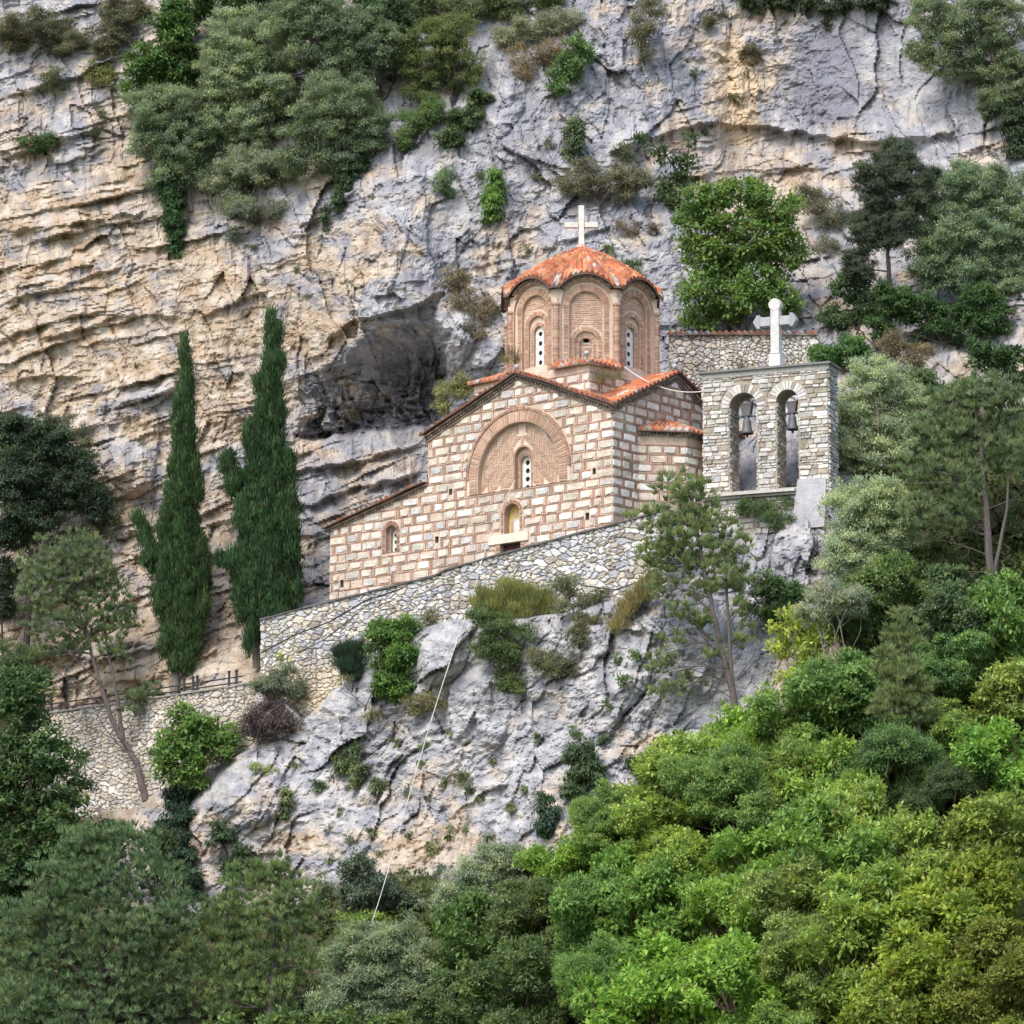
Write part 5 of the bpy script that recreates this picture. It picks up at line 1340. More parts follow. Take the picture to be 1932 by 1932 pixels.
# --- round the dome
plant('shrub', 'dry brownish scrub on the rock left of the drum', 'bush', 'scrub', (.165, .145, .09), (860, 580), [(860, 530, 28, 26), (880, 570, 30, 24), (920, 590, 24, 34), (895, 625, 22, 20)], None, 'brown', None, 1.1)
plant('shrub', 'yellowish weeds at the back of the facade roof beside the cave', 'weeds', 'scrub', (.19, .21, .085), (845, 775), [(845, 745, 22, 26), (870, 735, 16, 26), (830, 770, 16, 12)], None, 'brown', None, 1.5, Y=8.8)
plant('shrub', 'green weeds growing on the roof at the left foot of the drum', 'weeds', 'grass', (.13, .15, .05), (968, 695), [(965, 685, 20, 10), (985, 690, 12, 8)], None, 'brown', None, 1.2, Y=4.6, twigs=False)
plant('shrub', 'dry grass on the tiles in the corner below the drum base', 'weeds', 'grass', (.19, .19, .08), (1135, 728), [(1128, 722, 14, 8), (1150, 722, 12, 7), (1165, 716, 10, 6)], None, 'brown', None, 1.2, Y=1.9, twigs=False)
plant('shrub', 'small green tuft on the right slope of the dome tiles', 'weeds', 'scrub', (.09, .15, .05), (1195, 520), [(1192, 505, 18, 16), (1150, 482, 8, 12)], None, 'brown', None, 1.8, Y=6.4)
plant('shrub', 'dull brown green heath on the rock shelf behind the dome cross', 'bush', 'scrub', (.135, .135, .08), (1130, 400), [(1090, 350, 44, 24), (1150, 345, 40, 22), (1200, 340, 34, 24), (1110, 320, 26, 18), (1180, 370, 20, 12)], None, 'brown', TC, 1.3)
plant('shrub', 'brown tuft on the rock shelf right of the dome cross', 'bush', 'scrub', (.15, .12, .08), (1200, 445), [(1195, 435, 20, 12), (1225, 430, 18, 10), (1170, 430, 12, 14)], None, 'brown', None, 1.2)
plant('shrub', 'sparse dark green bush with bare stems above the bright green tree', 'bush', 'broad', (.05, .09, .035), (1275, 400), [(1215, 265, 18, 16), (1240, 290, 22, 16), (1290, 310, 22, 18), (1270, 345, 26, 20), (1300, 265, 16, 12), (1265, 380, 22, 20)], [[.09, (1278, 400), (1290, 340), (1250, 285)], [.06, (1278, 400), (1296, 330), (1300, 270)]], 'dark', None, .8)
plant('shrub', 'olive coloured bush under the bulging cliff above the dome', 'bush', 'scrub', (.10, .13, .05), (1175, 310), [(1180, 290, 14, 20)], None, 'brown', None, 1.6)
plant('fig_tree', 'big bright green tree behind the stone cross and tiled wall', 'tree', 'broad', (.105, .18, .04), (1400, 640), [(1330, 390, 50, 36), (1400, 365, 55, 34), (1465, 400, 48, 42), (1330, 440, 52, 45), (1410, 450, 62, 50), (1480, 470, 40, 48), (1350, 500, 55, 38), (1430, 525, 60, 44), (1320, 555, 40, 40), (1390, 570, 55, 36), (1470, 575, 40, 36), (1335, 600, 46, 22)], [[.16, (1400, 640), (1405, 560), (1400, 440)], [.1, (1400, 640), (1345, 560), (1335, 430)]], 'brown', None, .95)
plant('shrub', 'dry twiggy scrub on the shelf right of the bright green tree', 'bush', 'scrub', (.13, .13, .08), (1560, 430), [(1540, 380, 34, 26), (1570, 410, 30, 24), (1520, 365, 24, 14), (1560, 470, 26, 26)], None, 'dead', None, 1.0)
plant('broadleaf_tree', 'feathery grey green tree on the right ledge beside the tall olive', 'tree', 'scrub', (.07, .095, .06), (1680, 640), [(1690, 300, 40, 34), (1655, 350, 42, 50), (1720, 340, 46, 46), (1640, 430, 40, 50), (1690, 420, 50, 50), (1620, 500, 30, 40)], [[.12, (1680, 640), (1675, 480), (1690, 320)]], 'dark', None, 2.6)
plant('olive_tree', 'wide silvery olive tree at the right edge above the rocky gully', 'tree', 'olive', (.13, .185, .105), (1820, 620), [(1770, 370, 52, 38), (1840, 350, 56, 40), (1905, 380, 46, 50), (1790, 440, 62, 48), (1870, 450, 62, 50), (1930, 460, 40, 50), (1765, 500, 48, 42), (1830, 525, 56, 40), (1895, 530, 50, 40)], [[.16, (1820, 620), (1825, 500), (1830, 400)]], 'grey')
plant('shrub', 'dark green undergrowth below the wide olive at right', 'bush', 'dense', (.045, .095, .03), (1780, 660), [(1740, 590, 46, 40), (1800, 610, 50, 36), (1850, 580, 44, 40), (1690, 570, 34, 40), (1660, 620, 26, 22), (1880, 610, 36, 30)], None, 'brown')
plant('shrub', 'mid green shrub between the bright tree and the wide olive', 'bush', 'dense', (.06, .11, .045), (1620, 630), [(1610, 540, 34, 34), (1580, 600, 26, 22), (1640, 580, 30, 30)], None, 'brown')
plant('shrub', 'dry brown scrub and grass on the bank left of the boulder at right', 'bush', 'scrub', (.15, .13, .07), (1690, 720), [(1680, 650, 30, 18), (1720, 680, 34, 20), (1660, 690, 26, 18), (1700, 715, 34, 14), (1740, 660, 24, 12)], None, 'dead', None, 1.3)
plant('shrub', 'green tufty shrub on the bank above the pale flowering shrubs', 'bush', 'dense', (.07, .12, .045), (1760, 760), [(1745, 720, 26, 18), (1775, 745, 26, 16), (1730, 750, 18, 12)], None, 'brown')
plant('olive_tree', 'olive tree overhanging from the top right corner', 'tree', 'olive', (.125, .165, .09), (1880, 230), [(1760, 30, 42, 40), (1820, 60, 52, 50), (1885, 40, 56, 56), (1745, 95, 30, 24), (1870, 120, 60, 40), (1800, 125, 40, 26), (1925, 150, 36, 40), (1890, 185, 40, 22)], [[.14, (1890, 230), (1880, 130), (1860, 60)]], 'grey')
plant('shrub', 'dark hanging shrub on the cliff edge below the corner olive', 'bush', 'hang', (.045, .075, .035), (1900, 300), [(1915, 230, 26, 30), (1920, 280, 18, 24), (1870, 205, 24, 14)], None, 'dark')
plant('shrub', 'dark shrub fringe on the cliff brow along the top edge', 'bush', 'hang', (.045, .07, .03), (1500, 25), [(1430, 5, 40, 18), (1500, 0, 44, 18), (1580, 8, 40, 16), (1650, 2, 40, 18)], None, 'dark')
plant('shrub', 'round dark cushion plant on the smooth grey face', 'bush', 'dense', (.05, .06, .03), (1565, 52), [(1565, 46, 12, 14)], None, 'dark', 'cushion plants on the grey face')
plant('shrub', 'brown cushion plant on the ochre streak of the cliff face', 'bush', 'scrub', (.12, .11, .07), (1415, 120), [(1414, 108, 16, 22)], None, 'dark', 'cushion plants on the grey face', 2.0)
plant('shrub', 'small dark cushion plant at the top left of the ochre streak', 'bush', 'scrub', (.08, .09, .04), (1380, 30), [(1335, 40, 10, 20), (1365, 25, 12, 12)], None, 'dark', 'cushion plants on the grey face', 1.8)
plant('shrub', 'green bush on the wall top right of the stone cross', 'bush', 'dense', (.065, .145, .035), (1590, 705), [(1560, 670, 34, 22), (1600, 660, 36, 26), (1630, 685, 24, 16)], None, 'brown')
plant('shrub', 'dark leafy sapling over the boulder at the right edge', 'bush', 'broad', (.04, .085, .03), (1900, 740), [(1870, 680, 36, 24), (1910, 690, 30, 28), (1850, 655, 24, 18), (1915, 730, 24, 20)], None, 'brown')
plant('shrub', 'sparse weeds on the rock behind the bell wall', 'weeds', 'scrub', (.15, .145, .075), (1290, 690), [(1285, 680, 24, 10), (1320, 690, 22, 9), (1400, 690, 24, 8), (1500, 680, 20, 9)], None, 'brown', None, 1.0)
# --- right of the bell wall
plant('flowering_shrub', 'pale silvery flowering shrub beside the bell wall', 'bush', 'olive', G_PALE, (1640, 900), [(1640, 720, 44, 34), (1690, 740, 44, 38), (1620, 790, 48, 42), (1690, 810, 48, 44), (1590, 840, 42, 36), (1650, 865, 50, 32)], None, 'grey', None, .8)
plant('flowering_shrub', 'pale silvery flowering shrub below the buttress of the bell wall', 'bush', 'olive', (.225, .28, .17), (1650, 1100), [(1600, 960, 44, 40), (1660, 950, 48, 42), (1620, 1020, 52, 40), (1690, 1010, 44, 42), (1590, 1060, 36, 26), (1650, 1070, 44, 26)], None, 'grey', None, .85)
def bare(pts):
    def f(wood, rng, k, Y, bc):
        for (x0, y0, x1, y1, r) in pts:
            a = at(x0, y0, Y); b = at(x1, y1, Y + rng.uniform(-1, 1)); P = limb(wood, a, b, r, .008, rng, bc, .10, 6)
            for _ in range(5):
                s = P[rng.integers(1, len(P))]; limb(wood, s, s + (np.array(b) - np.array(a)) * rng.uniform(.15, .35) + rng.normal(size=3) * .35, .01, .005, rng, bc, .1, 4)
    return f
plant('pine_tree', 'tall pine with bare grey trunk at the right edge', 'tree', 'pine', (.105, .155, .06), (1872, 1140), [(1800, 760, 46, 30), (1860, 750, 50, 34), (1910, 780, 40, 40), (1770, 820, 50, 36), (1840, 830, 55, 45), (1905, 860, 40, 50), (1740, 890, 42, 36), (1810, 910, 50, 40), (1790, 980, 44, 34), (1730, 960, 30, 26)], [[.17, (1872, 1140), (1862, 980), (1850, 850), (1840, 760)], [.08, (1876, 1080), (1900, 960), (1905, 850)]], 'pine', None, 1.0,
      extra=bare([(1866, 1050, 1780, 1020, .03), (1866, 1010, 1760, 960, .03), (1868, 1080, 1800, 1075, .025), (1864, 960, 1930, 900, .03)]))
plant('pine_tree', 'slender double stemmed pine in front of the rock below the church', 'tree', 'pine', (.12, .165, .05), (1390, 1350), [(1285, 925, 42, 28), (1310, 955, 40, 34), (1240, 985, 40, 30), (1290, 1010, 52, 36), (1350, 1000, 34, 30), (1235, 1050, 36, 32), (1285, 1070, 40, 34), (1345, 1050, 40, 30), (1390, 1040, 34, 30), (1370, 1090, 44, 30), (1405, 1110, 22, 22), (1250, 1110, 24, 20), (1320, 1120, 30, 22), (1270, 1210, 20, 20), (1250, 1260, 24, 20), (1290, 1290, 24, 22), (1250, 1310, 20, 18), (1405, 1200, 16, 24), (1325, 1175, 26, 20), (1285, 1160, 24, 18), (1395, 1150, 22, 18), (1345, 1235, 20, 16)],
      [[.13, (1392, 1350), (1365, 1240), (1340, 1130), (1320, 1030), (1300, 930)], [.10, (1386, 1350), (1378, 1240), (1372, 1120), (1365, 1010)]], 'pine', None, .6,
      extra=bare([(1370, 1250, 1250, 1130, .03), (1365, 1230, 1240, 1180, .025), (1375, 1290, 1255, 1250, .025), (1380, 1300, 1300, 1330, .02), (1376, 1220, 1440, 1130, .025), (1375, 1180, 1430, 1090, .02), (1378, 1290, 1440, 1200, .02), (1385, 1320, 1320, 1280, .02), (1350, 1160, 1260, 1090, .025), (1382, 1320, 1270, 1330, .018)]))
plant('shrub', 'green shrub on the rock right of the slender pine top', 'bush', 'dense', (.065, .13, .04), (1470, 1200), [(1450, 1110, 32, 26), (1490, 1125, 28, 26), (1440, 1155, 34, 24), (1480, 1165, 24, 20)], None, 'brown')
plant('shrub', 'green bushes at the foot of the bell wall sill', 'bush', 'scrub', (.07, .12, .045), (1450, 1000), [(1480, 955, 28, 26), (1445, 970, 30, 20), (1410, 960, 22, 18), (1470, 985, 30, 16)], None, 'brown', None, 1.8)
plant('shrub', 'lime green shrub on the slope right of the slender pine', 'bush', 'broad', G_LIME, (1520, 1330), [(1490, 1180, 36, 24), (1540, 1210, 36, 28), (1480, 1225, 32, 22), (1540, 1270, 42, 30), (1500, 1290, 30, 22)], None, 'brown', None, .8)
plant('shrub', 'silvery grey brush behind the lime green shrub', 'bush', 'olive', (.17, .20, .135), (1560, 1350), [(1560, 1120, 30, 22), (1600, 1140, 34, 24), (1560, 1320, 30, 36), (1535, 1160, 26, 18)], None, 'grey', None, .9)
plant('shrub', 'dry golden grass on the rib below the terrace wall', 'grass', 'grass', (.27, .23, .085), (1195, 1180), [(1225, 1110, 20, 14), (1205, 1135, 22, 16), (1180, 1160, 22, 16), (1160, 1185, 20, 14)], None, 'brown', None, 1.5, twigs=False)
plant('shrub', 'green grass fringe under the right end of the terrace wall', 'grass', 'grass', (.15, .19, .05), (1230, 1120), [(1240, 1095, 20, 14), (1220, 1125, 16, 12), (1255, 1075, 16, 14)], None, 'brown', None, 1.4, twigs=False)
plant('pine_tree', 'young conical pine with a thin pale trunk in the woods at right', 'tree', 'pine', (.12, .16, .05), (1750, 1520), [(1700, 1180, 18, 24), (1700, 1220, 34, 26), (1690, 1260, 48, 28), (1710, 1300, 52, 28), (1680, 1340, 40, 26), (1735, 1345, 34, 26)], [[.10, (1750, 1520), (1740, 1420), (1722, 1300), (1702, 1170)]], 'pine', None, .9,
      extra=bare([(1740, 1420, 1650, 1385, .02), (1738, 1400, 1700, 1380, .02)]))
# --- cypresses
CYP = [(0, -.02, .05, .06), (.03, .08, .10, .07), (-.02, .17, .14, .07), (.02, .26, .17, .07), (0, .35, .22, .07), (.02, .44, .26, .07), (-.02, .53, .31, .07), (.02, .62, .36, .07), (0, .71, .39, .07), (0, .80, .38, .07), (.02, .88, .30, .06), (0, .95, .17, .04)]
def cypress(label, x0, x1, y0, y1, base, lean, side, col):
    bl = []
    W = x1 - x0; H = y1 - y0; rng = np.random.default_rng(int(x0))
    for (dx, t, w, h) in CYP:
        cx = x0 + W * (.5 + dx) + lean * (1 - t); cy = y0 + 26 + (H - 26) * (t + .01)
        bl.append((cx, cy, max(8, W * w * .96), H * h * .95, 0))
        if w > .12:
            for _ in range(5): s = rng.choice((-1, 1)); bl.append((cx + s * W * w * rng.uniform(.55, 1.0), cy + rng.uniform(-.04, .04) * H, W * w * .2, H * rng.uniform(.02, .045), rng.uniform(-.6, .1)))
    bl += side
    plant('cypress_tree', label, 'tree', 'cypress', col, base, bl, [[.16, base, (base[0] - 2, y1 - 60), ((x0 + x1) / 2 + lean * .5, y0 + H * .4), ((x0 + x1) / 2 + lean, y0 + 20)]], 'grey', 'cypresses on the path', 1.0, twigs=False, var=.5, Y=wypath(base[0]))
def wypath(px): return FW_.P(wp(px, 1290)[0], 0, -1.2)[1]
cypress('slimmer cypress standing alone on the path, with a broken side shoot', 280, 398, 655, 1272, (330, 1308), 10, [(262, 990, 9, 16, 0), (272, 1015, 9, 22, 0), (284, 1060, 14, 34, 0), (252, 985, 6, 8, 0)], (.048, .102, .032))
cypress('taller fuller cypress right against the end of the terrace wall', 412, 576, 608, 1222, (484, 1262), 16, [(430, 880, 14, 20, 0), (440, 920, 16, 26, 0), (560, 965, 8, 10, 0), (520, 640, 9, 22, 0), (528, 690, 9, 26, 0), (414, 1060, 9, 14, 0)], (.040, .094, .032))
# --- left edge
plant('broadleaf_tree', 'dark shadowy tree at the left edge below the strata', 'tree', 'dense', (.04, .07, .04), (40, 1342), [(40, 820, 60, 45), (100, 850, 50, 40), (30, 900, 60, 50), (110, 920, 56, 46), (60, 980, 60, 40), (160, 880, 30, 26), (175, 950, 30, 30), (10, 1010, 40, 40)], [[.18, (40, 1342), (52, 1180), (60, 960), (60, 850)]], 'dark', None, 1.0, Y=16.3)
plant('shrub', 'thin grey brush right of the dark tree at the left edge', 'bush', 'scrub', (.075, .10, .06), (200, 1030), [(205, 990, 24, 34), (190, 940, 24, 30), (150, 830, 26, 22), (110, 800, 26, 16)], None, 'dark', None, 1.2)
plant('shrub', 'dark bush at the left frame edge under the dark tree', 'bush', 'dense', (.04, .065, .035), (8, 1346), [(0, 1090, 26, 40), (5, 1150, 22, 30)], [[.09, (8, 1346), (6, 1240), (2, 1120)]], 'dark', None, 1.0, Y=16.3)
plant('pine_tree', 'leaning pine with forked bare stem in front of the path wall', 'tree', 'pine', (.09, .135, .05), (276, 1510), [(135, 1045, 50, 34), (90, 1075, 46, 34), (180, 1060, 40, 34), (80, 1125, 46, 34), (140, 1110, 56, 40), (205, 1120, 34, 34), (100, 1180, 46, 32), (175, 1180, 46, 34), (230, 1175, 30, 26), (90, 1230, 34, 18), (215, 1225, 26, 20), (275, 1310, 26, 18), (250, 1330, 24, 20), (140, 1225, 26, 16)],
      [[.15, (276, 1510), (258, 1440), (215, 1370), (185, 1280), (165, 1200), (125, 1080)], [.10, (232, 1395), (222, 1320), (205, 1230), (175, 1080)]], 'pine', None, .6,
      extra=bare([(190, 1290, 110, 1210, .03), (200, 1330, 90, 1250, .025), (218, 1340, 300, 1300, .03), (240, 1420, 180, 1340, .025), (205, 1230, 250, 1180, .025), (250, 1420, 160, 1370, .02)]))
plant('broadleaf_tree', 'dense dark green tree at the left edge below the path wall', 'tree', 'broad', (.06, .115, .038), (60, 1720), [(50, 1300, 50, 40), (20, 1360, 56, 50), (90, 1430, 60, 45), (30, 1450, 60, 50), (130, 1490, 44, 40), (60, 1530, 70, 50), (120, 1570, 50, 44), (20, 1610, 60, 60), (90, 1640, 60, 45), (-30, 1500, 60, 80)], [[.2, (60, 1720), (60, 1560), (50, 1380)]], 'brown', None, 1.0)
plant('broadleaf_tree', 'tall thin leafed tree behind the dense left edge tree', 'tree', 'scrub', (.085, .13, .05), (30, 1580), [(20, 1250, 40, 40), (40, 1290, 36, 40), (0, 1320, 40, 50)], [[.12, (30, 1580), (28, 1420), (22, 1270)]], 'brown', None, 2.2)
# --- around the terrace wall and outcrop
plant('shrub', 'bright green round bush at the left end of the outcrop', 'bush', 'broad', (.10, .185, .04), (380, 1500), [(350, 1370, 40, 28), (395, 1385, 44, 34), (330, 1415, 42, 36), (385, 1430, 46, 36), (320, 1455, 34, 26), (365, 1470, 34, 22), (430, 1400, 24, 24)], None, 'brown')
plant('ivy_curtain', 'dark ivy sheet hanging from the bright bush into the hollow', 'ivy', 'hang', (.025, .055, .03), (345, 1520), [(340, 1510, 34, 30), (335, 1560, 36, 40), (345, 1620, 30, 44), (365, 1680, 22, 40), (310, 1590, 26, 34)], None, 'dark')
def brush(x0, y0, x1, y1, n):
    def f(wood, rng, k, Y, bc):
        for _ in range(n):
            a = at(rng.uniform(x0 + (x1 - x0) * .25, x1 - (x1 - x0) * .25), y1, Y + rng.uniform(-.4, .4)); b = at(rng.uniform(x0, x1), rng.uniform(y0, y1 - 10), Y + rng.uniform(-.8, .5)); P = limb(wood, a, b, .022, .008, rng, bc, .25, 6)
            for _ in range(4): s = P[rng.integers(2, len(P))]; limb(wood, s, s + rng.normal(size=3) * .3, .012, .005, rng, bc, .2, 4)
    return f
plant('dead_bush', 'tangle of dry purple brown twigs at the corner of the terrace wall', 'dead bush', 'scrub', (.085, .065, .066), (505, 1395), [(505, 1350, 46, 34), (475, 1375, 30, 22), (540, 1365, 28, 26)], None, 'dead', twigs=False, extra=brush(452, 1310, 568, 1400, 90))
plant('shrub', 'grey green spiky shrub above the dry twig tangle', 'bush', 'scrub', (.13, .165, .11), (535, 1330), [(535, 1285, 28, 26), (510, 1300, 24, 20), (555, 1305, 20, 20)], None, 'grey', None, 2.0)
plant('shrub', 'small lime yellow cushion bush on the terrace wall face', 'bush', 'dense', (.24, .27, .04), (550, 1265), [(550, 1240, 20, 15)], None, 'brown', None, 1.0)
plant('shrub', 'dark blue green broom tuft leaning from the lower terrace wall', 'bush', 'grass', (.035, .075, .045), (665, 1305), [(655, 1245, 28, 22), (665, 1270, 24, 20), (680, 1235, 16, 16)], None, 'dark', None, 2.6)
plant('shrub', 'green flowering bush with yellow blossom against the terrace wall', 'bush', 'dense', (.075, .155, .03), (745, 1330), [(725, 1190, 36, 20), (760, 1190, 32, 22), (725, 1235, 34, 30), (765, 1240, 28, 32), (735, 1280, 32, 28), (760, 1300, 22, 20), (735, 1315, 20, 14)], None, 'brown')
plant('shrub', 'sparse dry weeds along the wall foot left of the boulder', 'weeds', 'scrub', (.14, .14, .06), (690, 1340), [(815, 1165, 28, 10), (790, 1330, 30, 20), (700, 1345, 20, 14), (830, 1320, 26, 20), (650, 1290, 14, 14)], None, 'brown', None, .9)
plant('shrub', 'tall yellow green grass clump on the ledge under the icon door', 'grass', 'grass', (.22, .24, .065), (960, 1185), [(920, 1145, 34, 22), (970, 1130, 40, 24), (1010, 1145, 34, 20), (950, 1165, 44, 16)], None, 'brown', None, 1.8, twigs=False)
plant('shrub', 'green leafy scrub spilling down from the grass ledge', 'bush', 'scrub', (.09, .14, .045), (960, 1300), [(905, 1160, 22, 20), (940, 1180, 34, 20), (920, 1220, 28, 30), (960, 1230, 28, 28), (950, 1280, 24, 22), (975, 1295, 18, 14), (1000, 1195, 24, 16)], None, 'brown', None, 1.6)
plant('shrub', 'straggly grey brush beside the hose on the terrace wall', 'bush', 'scrub', (.12, .14, .07), (1085, 1170), [(1070, 1110, 28, 24), (1105, 1135, 24, 20), (1135, 1125, 16, 18), (1060, 1150, 24, 14)], None, 'grey', None, 1.0)
plant('shrub', 'brown green herb patch in the gully of the outcrop', 'weeds', 'scrub', (.12, .13, .06), (1050, 1290), [(1020, 1245, 26, 22), (1050, 1260, 22, 24), (1095, 1200, 24, 20), (1110, 1170, 24, 14), (1080, 1265, 16, 14)], None, 'brown', None, 1.3)
plant('shrub', 'drooping dark shrub with a pale stalk on the lower outcrop', 'bush', 'hang', (.055, .095, .04), (1105, 1500), [(1095, 1420, 30, 30), (1110, 1460, 32, 36), (1085, 1485, 26, 30)], None, 'dark', None, .8)
plant('shrub', 'dark grassy tuft at the lower edge of the outcrop', 'bush', 'hang', (.04, .08, .045), (1035, 1580), [(1030, 1520, 22, 26), (1030, 1560, 22, 22)], None, 'dark')
plant('shrub', 'blurred dark green broom right of the drooping shrub', 'bush', 'grass', (.045, .09, .045), (1215, 1500), [(1215, 1460, 26, 22), (1225, 1480, 24, 18)], None, 'dark', None, 2.2)
plant('shrub', 'lime green low plant at the left foot of the outcrop', 'bush', 'scrub', (.22, .28, .05), (495, 1460), [(485, 1450, 16, 8), (505, 1455, 14, 7)], None, 'brown', None, 1.8)
plant('shrub', 'dark ferny growth in the hollow under the outcrop', 'bush', 'hang', (.04, .08, .035), (430, 1620), [(415, 1570, 26, 24), (455, 1620, 24, 26), (480, 1650, 22, 22), (430, 1640, 16, 20)], None, 'dark', None, .8)
# small tufts rooted in the cracks of the outcrop
for i, (x, y, rx, ry) in enumerate([(645, 1440, 11, 22), (670, 1425, 11, 22), (673, 1465, 9, 22), (708, 1480, 8, 22), (690, 1455, 10, 18), (540, 1510, 9, 26), (535, 1530, 10, 18), (600, 1480, 9, 13), (815, 1590, 8, 18), (880, 1490, 8, 14), (905, 1500, 7, 12), (835, 1470, 6, 11), (790, 1440, 8, 10), (770, 1490, 7, 12), (848, 1575, 6, 12), (700, 1570, 7, 12), (640, 1530, 7, 9), (965, 1525, 7, 14), (875, 1460, 8, 12), (775, 1575, 7, 10), (850, 1560, 6, 8), (690, 1640, 8, 14), (620, 1620, 6, 9), (560, 1440, 8, 8), (620, 1560, 6, 9), (660, 1580, 7, 11), (730, 1480, 6, 10), (745, 1400, 9, 10), (800, 1400, 7, 12), (850, 1380, 9, 8), (880, 1560, 7, 12), (920, 1580, 8, 12), (930, 1440, 7, 10), (990, 1480, 7, 10), (1010, 1390, 8, 9), (720, 1610, 6, 10), (760, 1640, 7, 9), (830, 1640, 9, 8)]):
    plant('rock_tuft', 'small green tuft rooted in a crack of the pale outcrop below the terrace', 'tuft', 'hang', [(.085, .125, .05), (.07, .11, .045), (.11, .14, .05)][i % 3], (x, y + ry), [(x, y, rx, ry)], None, 'brown', 'tufts in the cracks of the outcrop', 1.0)
for i, (x, y, rx, ry) in enumerate([(1168, 1245, 8, 10), (1152, 1330, 8, 10), (1180, 1290, 12, 14), (1165, 1170, 9, 9), (1205, 1245, 10, 14), (1140, 1400, 8, 12), (1085, 1385, 9, 10)]):
    plant('rock_tuft', 'small leafy sprig on the grey rib beside the slender pine', 'tuft', 'dense', (.075, .13, .045), (x, y + ry), [(x, y, rx, ry)], None, 'brown', 'sprigs on the grey rib', .9)
for i, (x, y, rx, ry) in enumerate([(560, 510, 5, 8), (480, 470, 6, 6), (140, 320, 8, 5), (300, 330, 8, 6), (1010, 330, 12, 12), (1000, 470, 8, 9), (1145, 470, 10, 8), (905, 330, 8, 10), (1040, 270, 9, 12), (1310, 140, 8, 6), (1385, 190, 8, 9), (1330, 250, 10, 5)]):
    plant('rock_tuft', 'tiny green tuft clinging to the upper cliff', 'tuft', 'scrub', (.09, .12, .05), (x, y + ry), [(x, y, rx, ry)], None, 'brown', 'tufts on the upper cliff', 2.0)
# --- bottom left pines and olives
plant('pine_tree', 'large dark pine filling the lower left corner', 'tree', 'pine', (.082, .138, .052), (180, 1960), [(150, 1590, 40, 30), (230, 1600, 70, 36), (110, 1660, 60, 40), (200, 1670, 70, 44), (290, 1660, 60, 42), (60, 1730, 60, 45), (150, 1750, 70, 48), (250, 1760, 70, 48), (330, 1740, 50, 46), (100, 1830, 70, 50), (200, 1850, 75, 50), (300, 1840, 60, 50), (40, 1890, 60, 50), (150, 1920, 70, 45), (260, 1920, 70, 45), (20, 1800, 45, 45)], [[.22, (180, 1960), (190, 1830), (205, 1640)], [.12, (190, 1850), (280, 1760), (330, 1690)], [.12, (188, 1880), (110, 1790), (70, 1720)]], 'dark', None, .72)
plant('pine_tree', 'lighter pine with upright shoots beside the outcrop foot', 'tree', 'pine', (.098, .155, .045), (510, 1960), [(520, 1650, 36, 26), (470, 1670, 46, 32), (555, 1690, 42, 34), (430, 1730, 50, 38), (510, 1730, 56, 40), (575, 1750, 34, 36), (400, 1800, 50, 40), (480, 1810, 60, 45), (560, 1820, 42, 40), (420, 1880, 56, 42), (510, 1890, 60, 42)], [[.15, (510, 1960), (515, 1830), (520, 1670)], [.09, (513, 1850), (450, 1780), (420, 1720)], [.09, (514, 1830), (560, 1760), (572, 1700)]], 'pine', None, .7)
plant('broadleaf_tree', 'dark leafy tree between the left edge tree and the corner pine', 'tree', 'dense', (.045, .085, .03), (150, 1700), [(210, 1580, 46, 30), (160, 1600, 40, 30), (30, 1690, 50, 40), (290, 1600, 34, 40)], None, 'dark')
plant('olive_tree', 'silver grey olive tree at the bottom left of centre', 'tree', 'olive', (.15, .20, .115), (720, 1950), [(690, 1790, 52, 36), (750, 1780, 52, 40), (660, 1840, 52, 44), (730, 1850, 62, 48), (800, 1830, 50, 46), (640, 1900, 48, 40), (710, 1920, 60, 40), (780, 1900, 50, 40)], [[.14, (720, 1950), (720, 1860)]], 'grey')
plant('shrub', 'dull green bush below the cable at the outcrop foot', 'bush', 'dense', (.08, .115, .075), (720, 1750), [(680, 1645, 34, 30), (720, 1680, 38, 28), (680, 1695, 40, 26), (770, 1705, 28, 18)], None, 'brown')
plant('shrub', 'lime green bush between the olives and the cable foot', 'bush', 'broad', (.15, .23, .04), (690, 1790), [(680, 1750, 34, 22), (710, 1740, 22, 18)], None, 'brown')
plant('olive_tree', 'pale olive tree at the right foot of the outcrop', 'tree', 'olive', (.18, .225, .14), (920, 1740), [(950, 1620, 40, 24), (900, 1660, 46, 30), (960, 1660, 40, 30), (860, 1700, 44, 30), (930, 1710, 46, 26)], None, 'grey')
plant('shrub', 'small green shrub between pine and cable at the outcrop foot', 'bush', 'scrub', (.09, .13, .05), (600, 1720), [(610, 1690, 16, 34), (630, 1740, 20, 24), (800, 1660, 14, 14)], None, 'brown', None, 1.8)
plant('broadleaf_tree', 'mid green seedling trees along the bottom edge under the olive', 'tree', 'broad', (.085, .14, .035), (760, 1990), [(640, 1945, 60, 26), (760, 1945, 60, 26), (540, 1945, 50, 24), (860, 1950, 50, 24), (420, 1945, 46, 22)], None, 'brown')

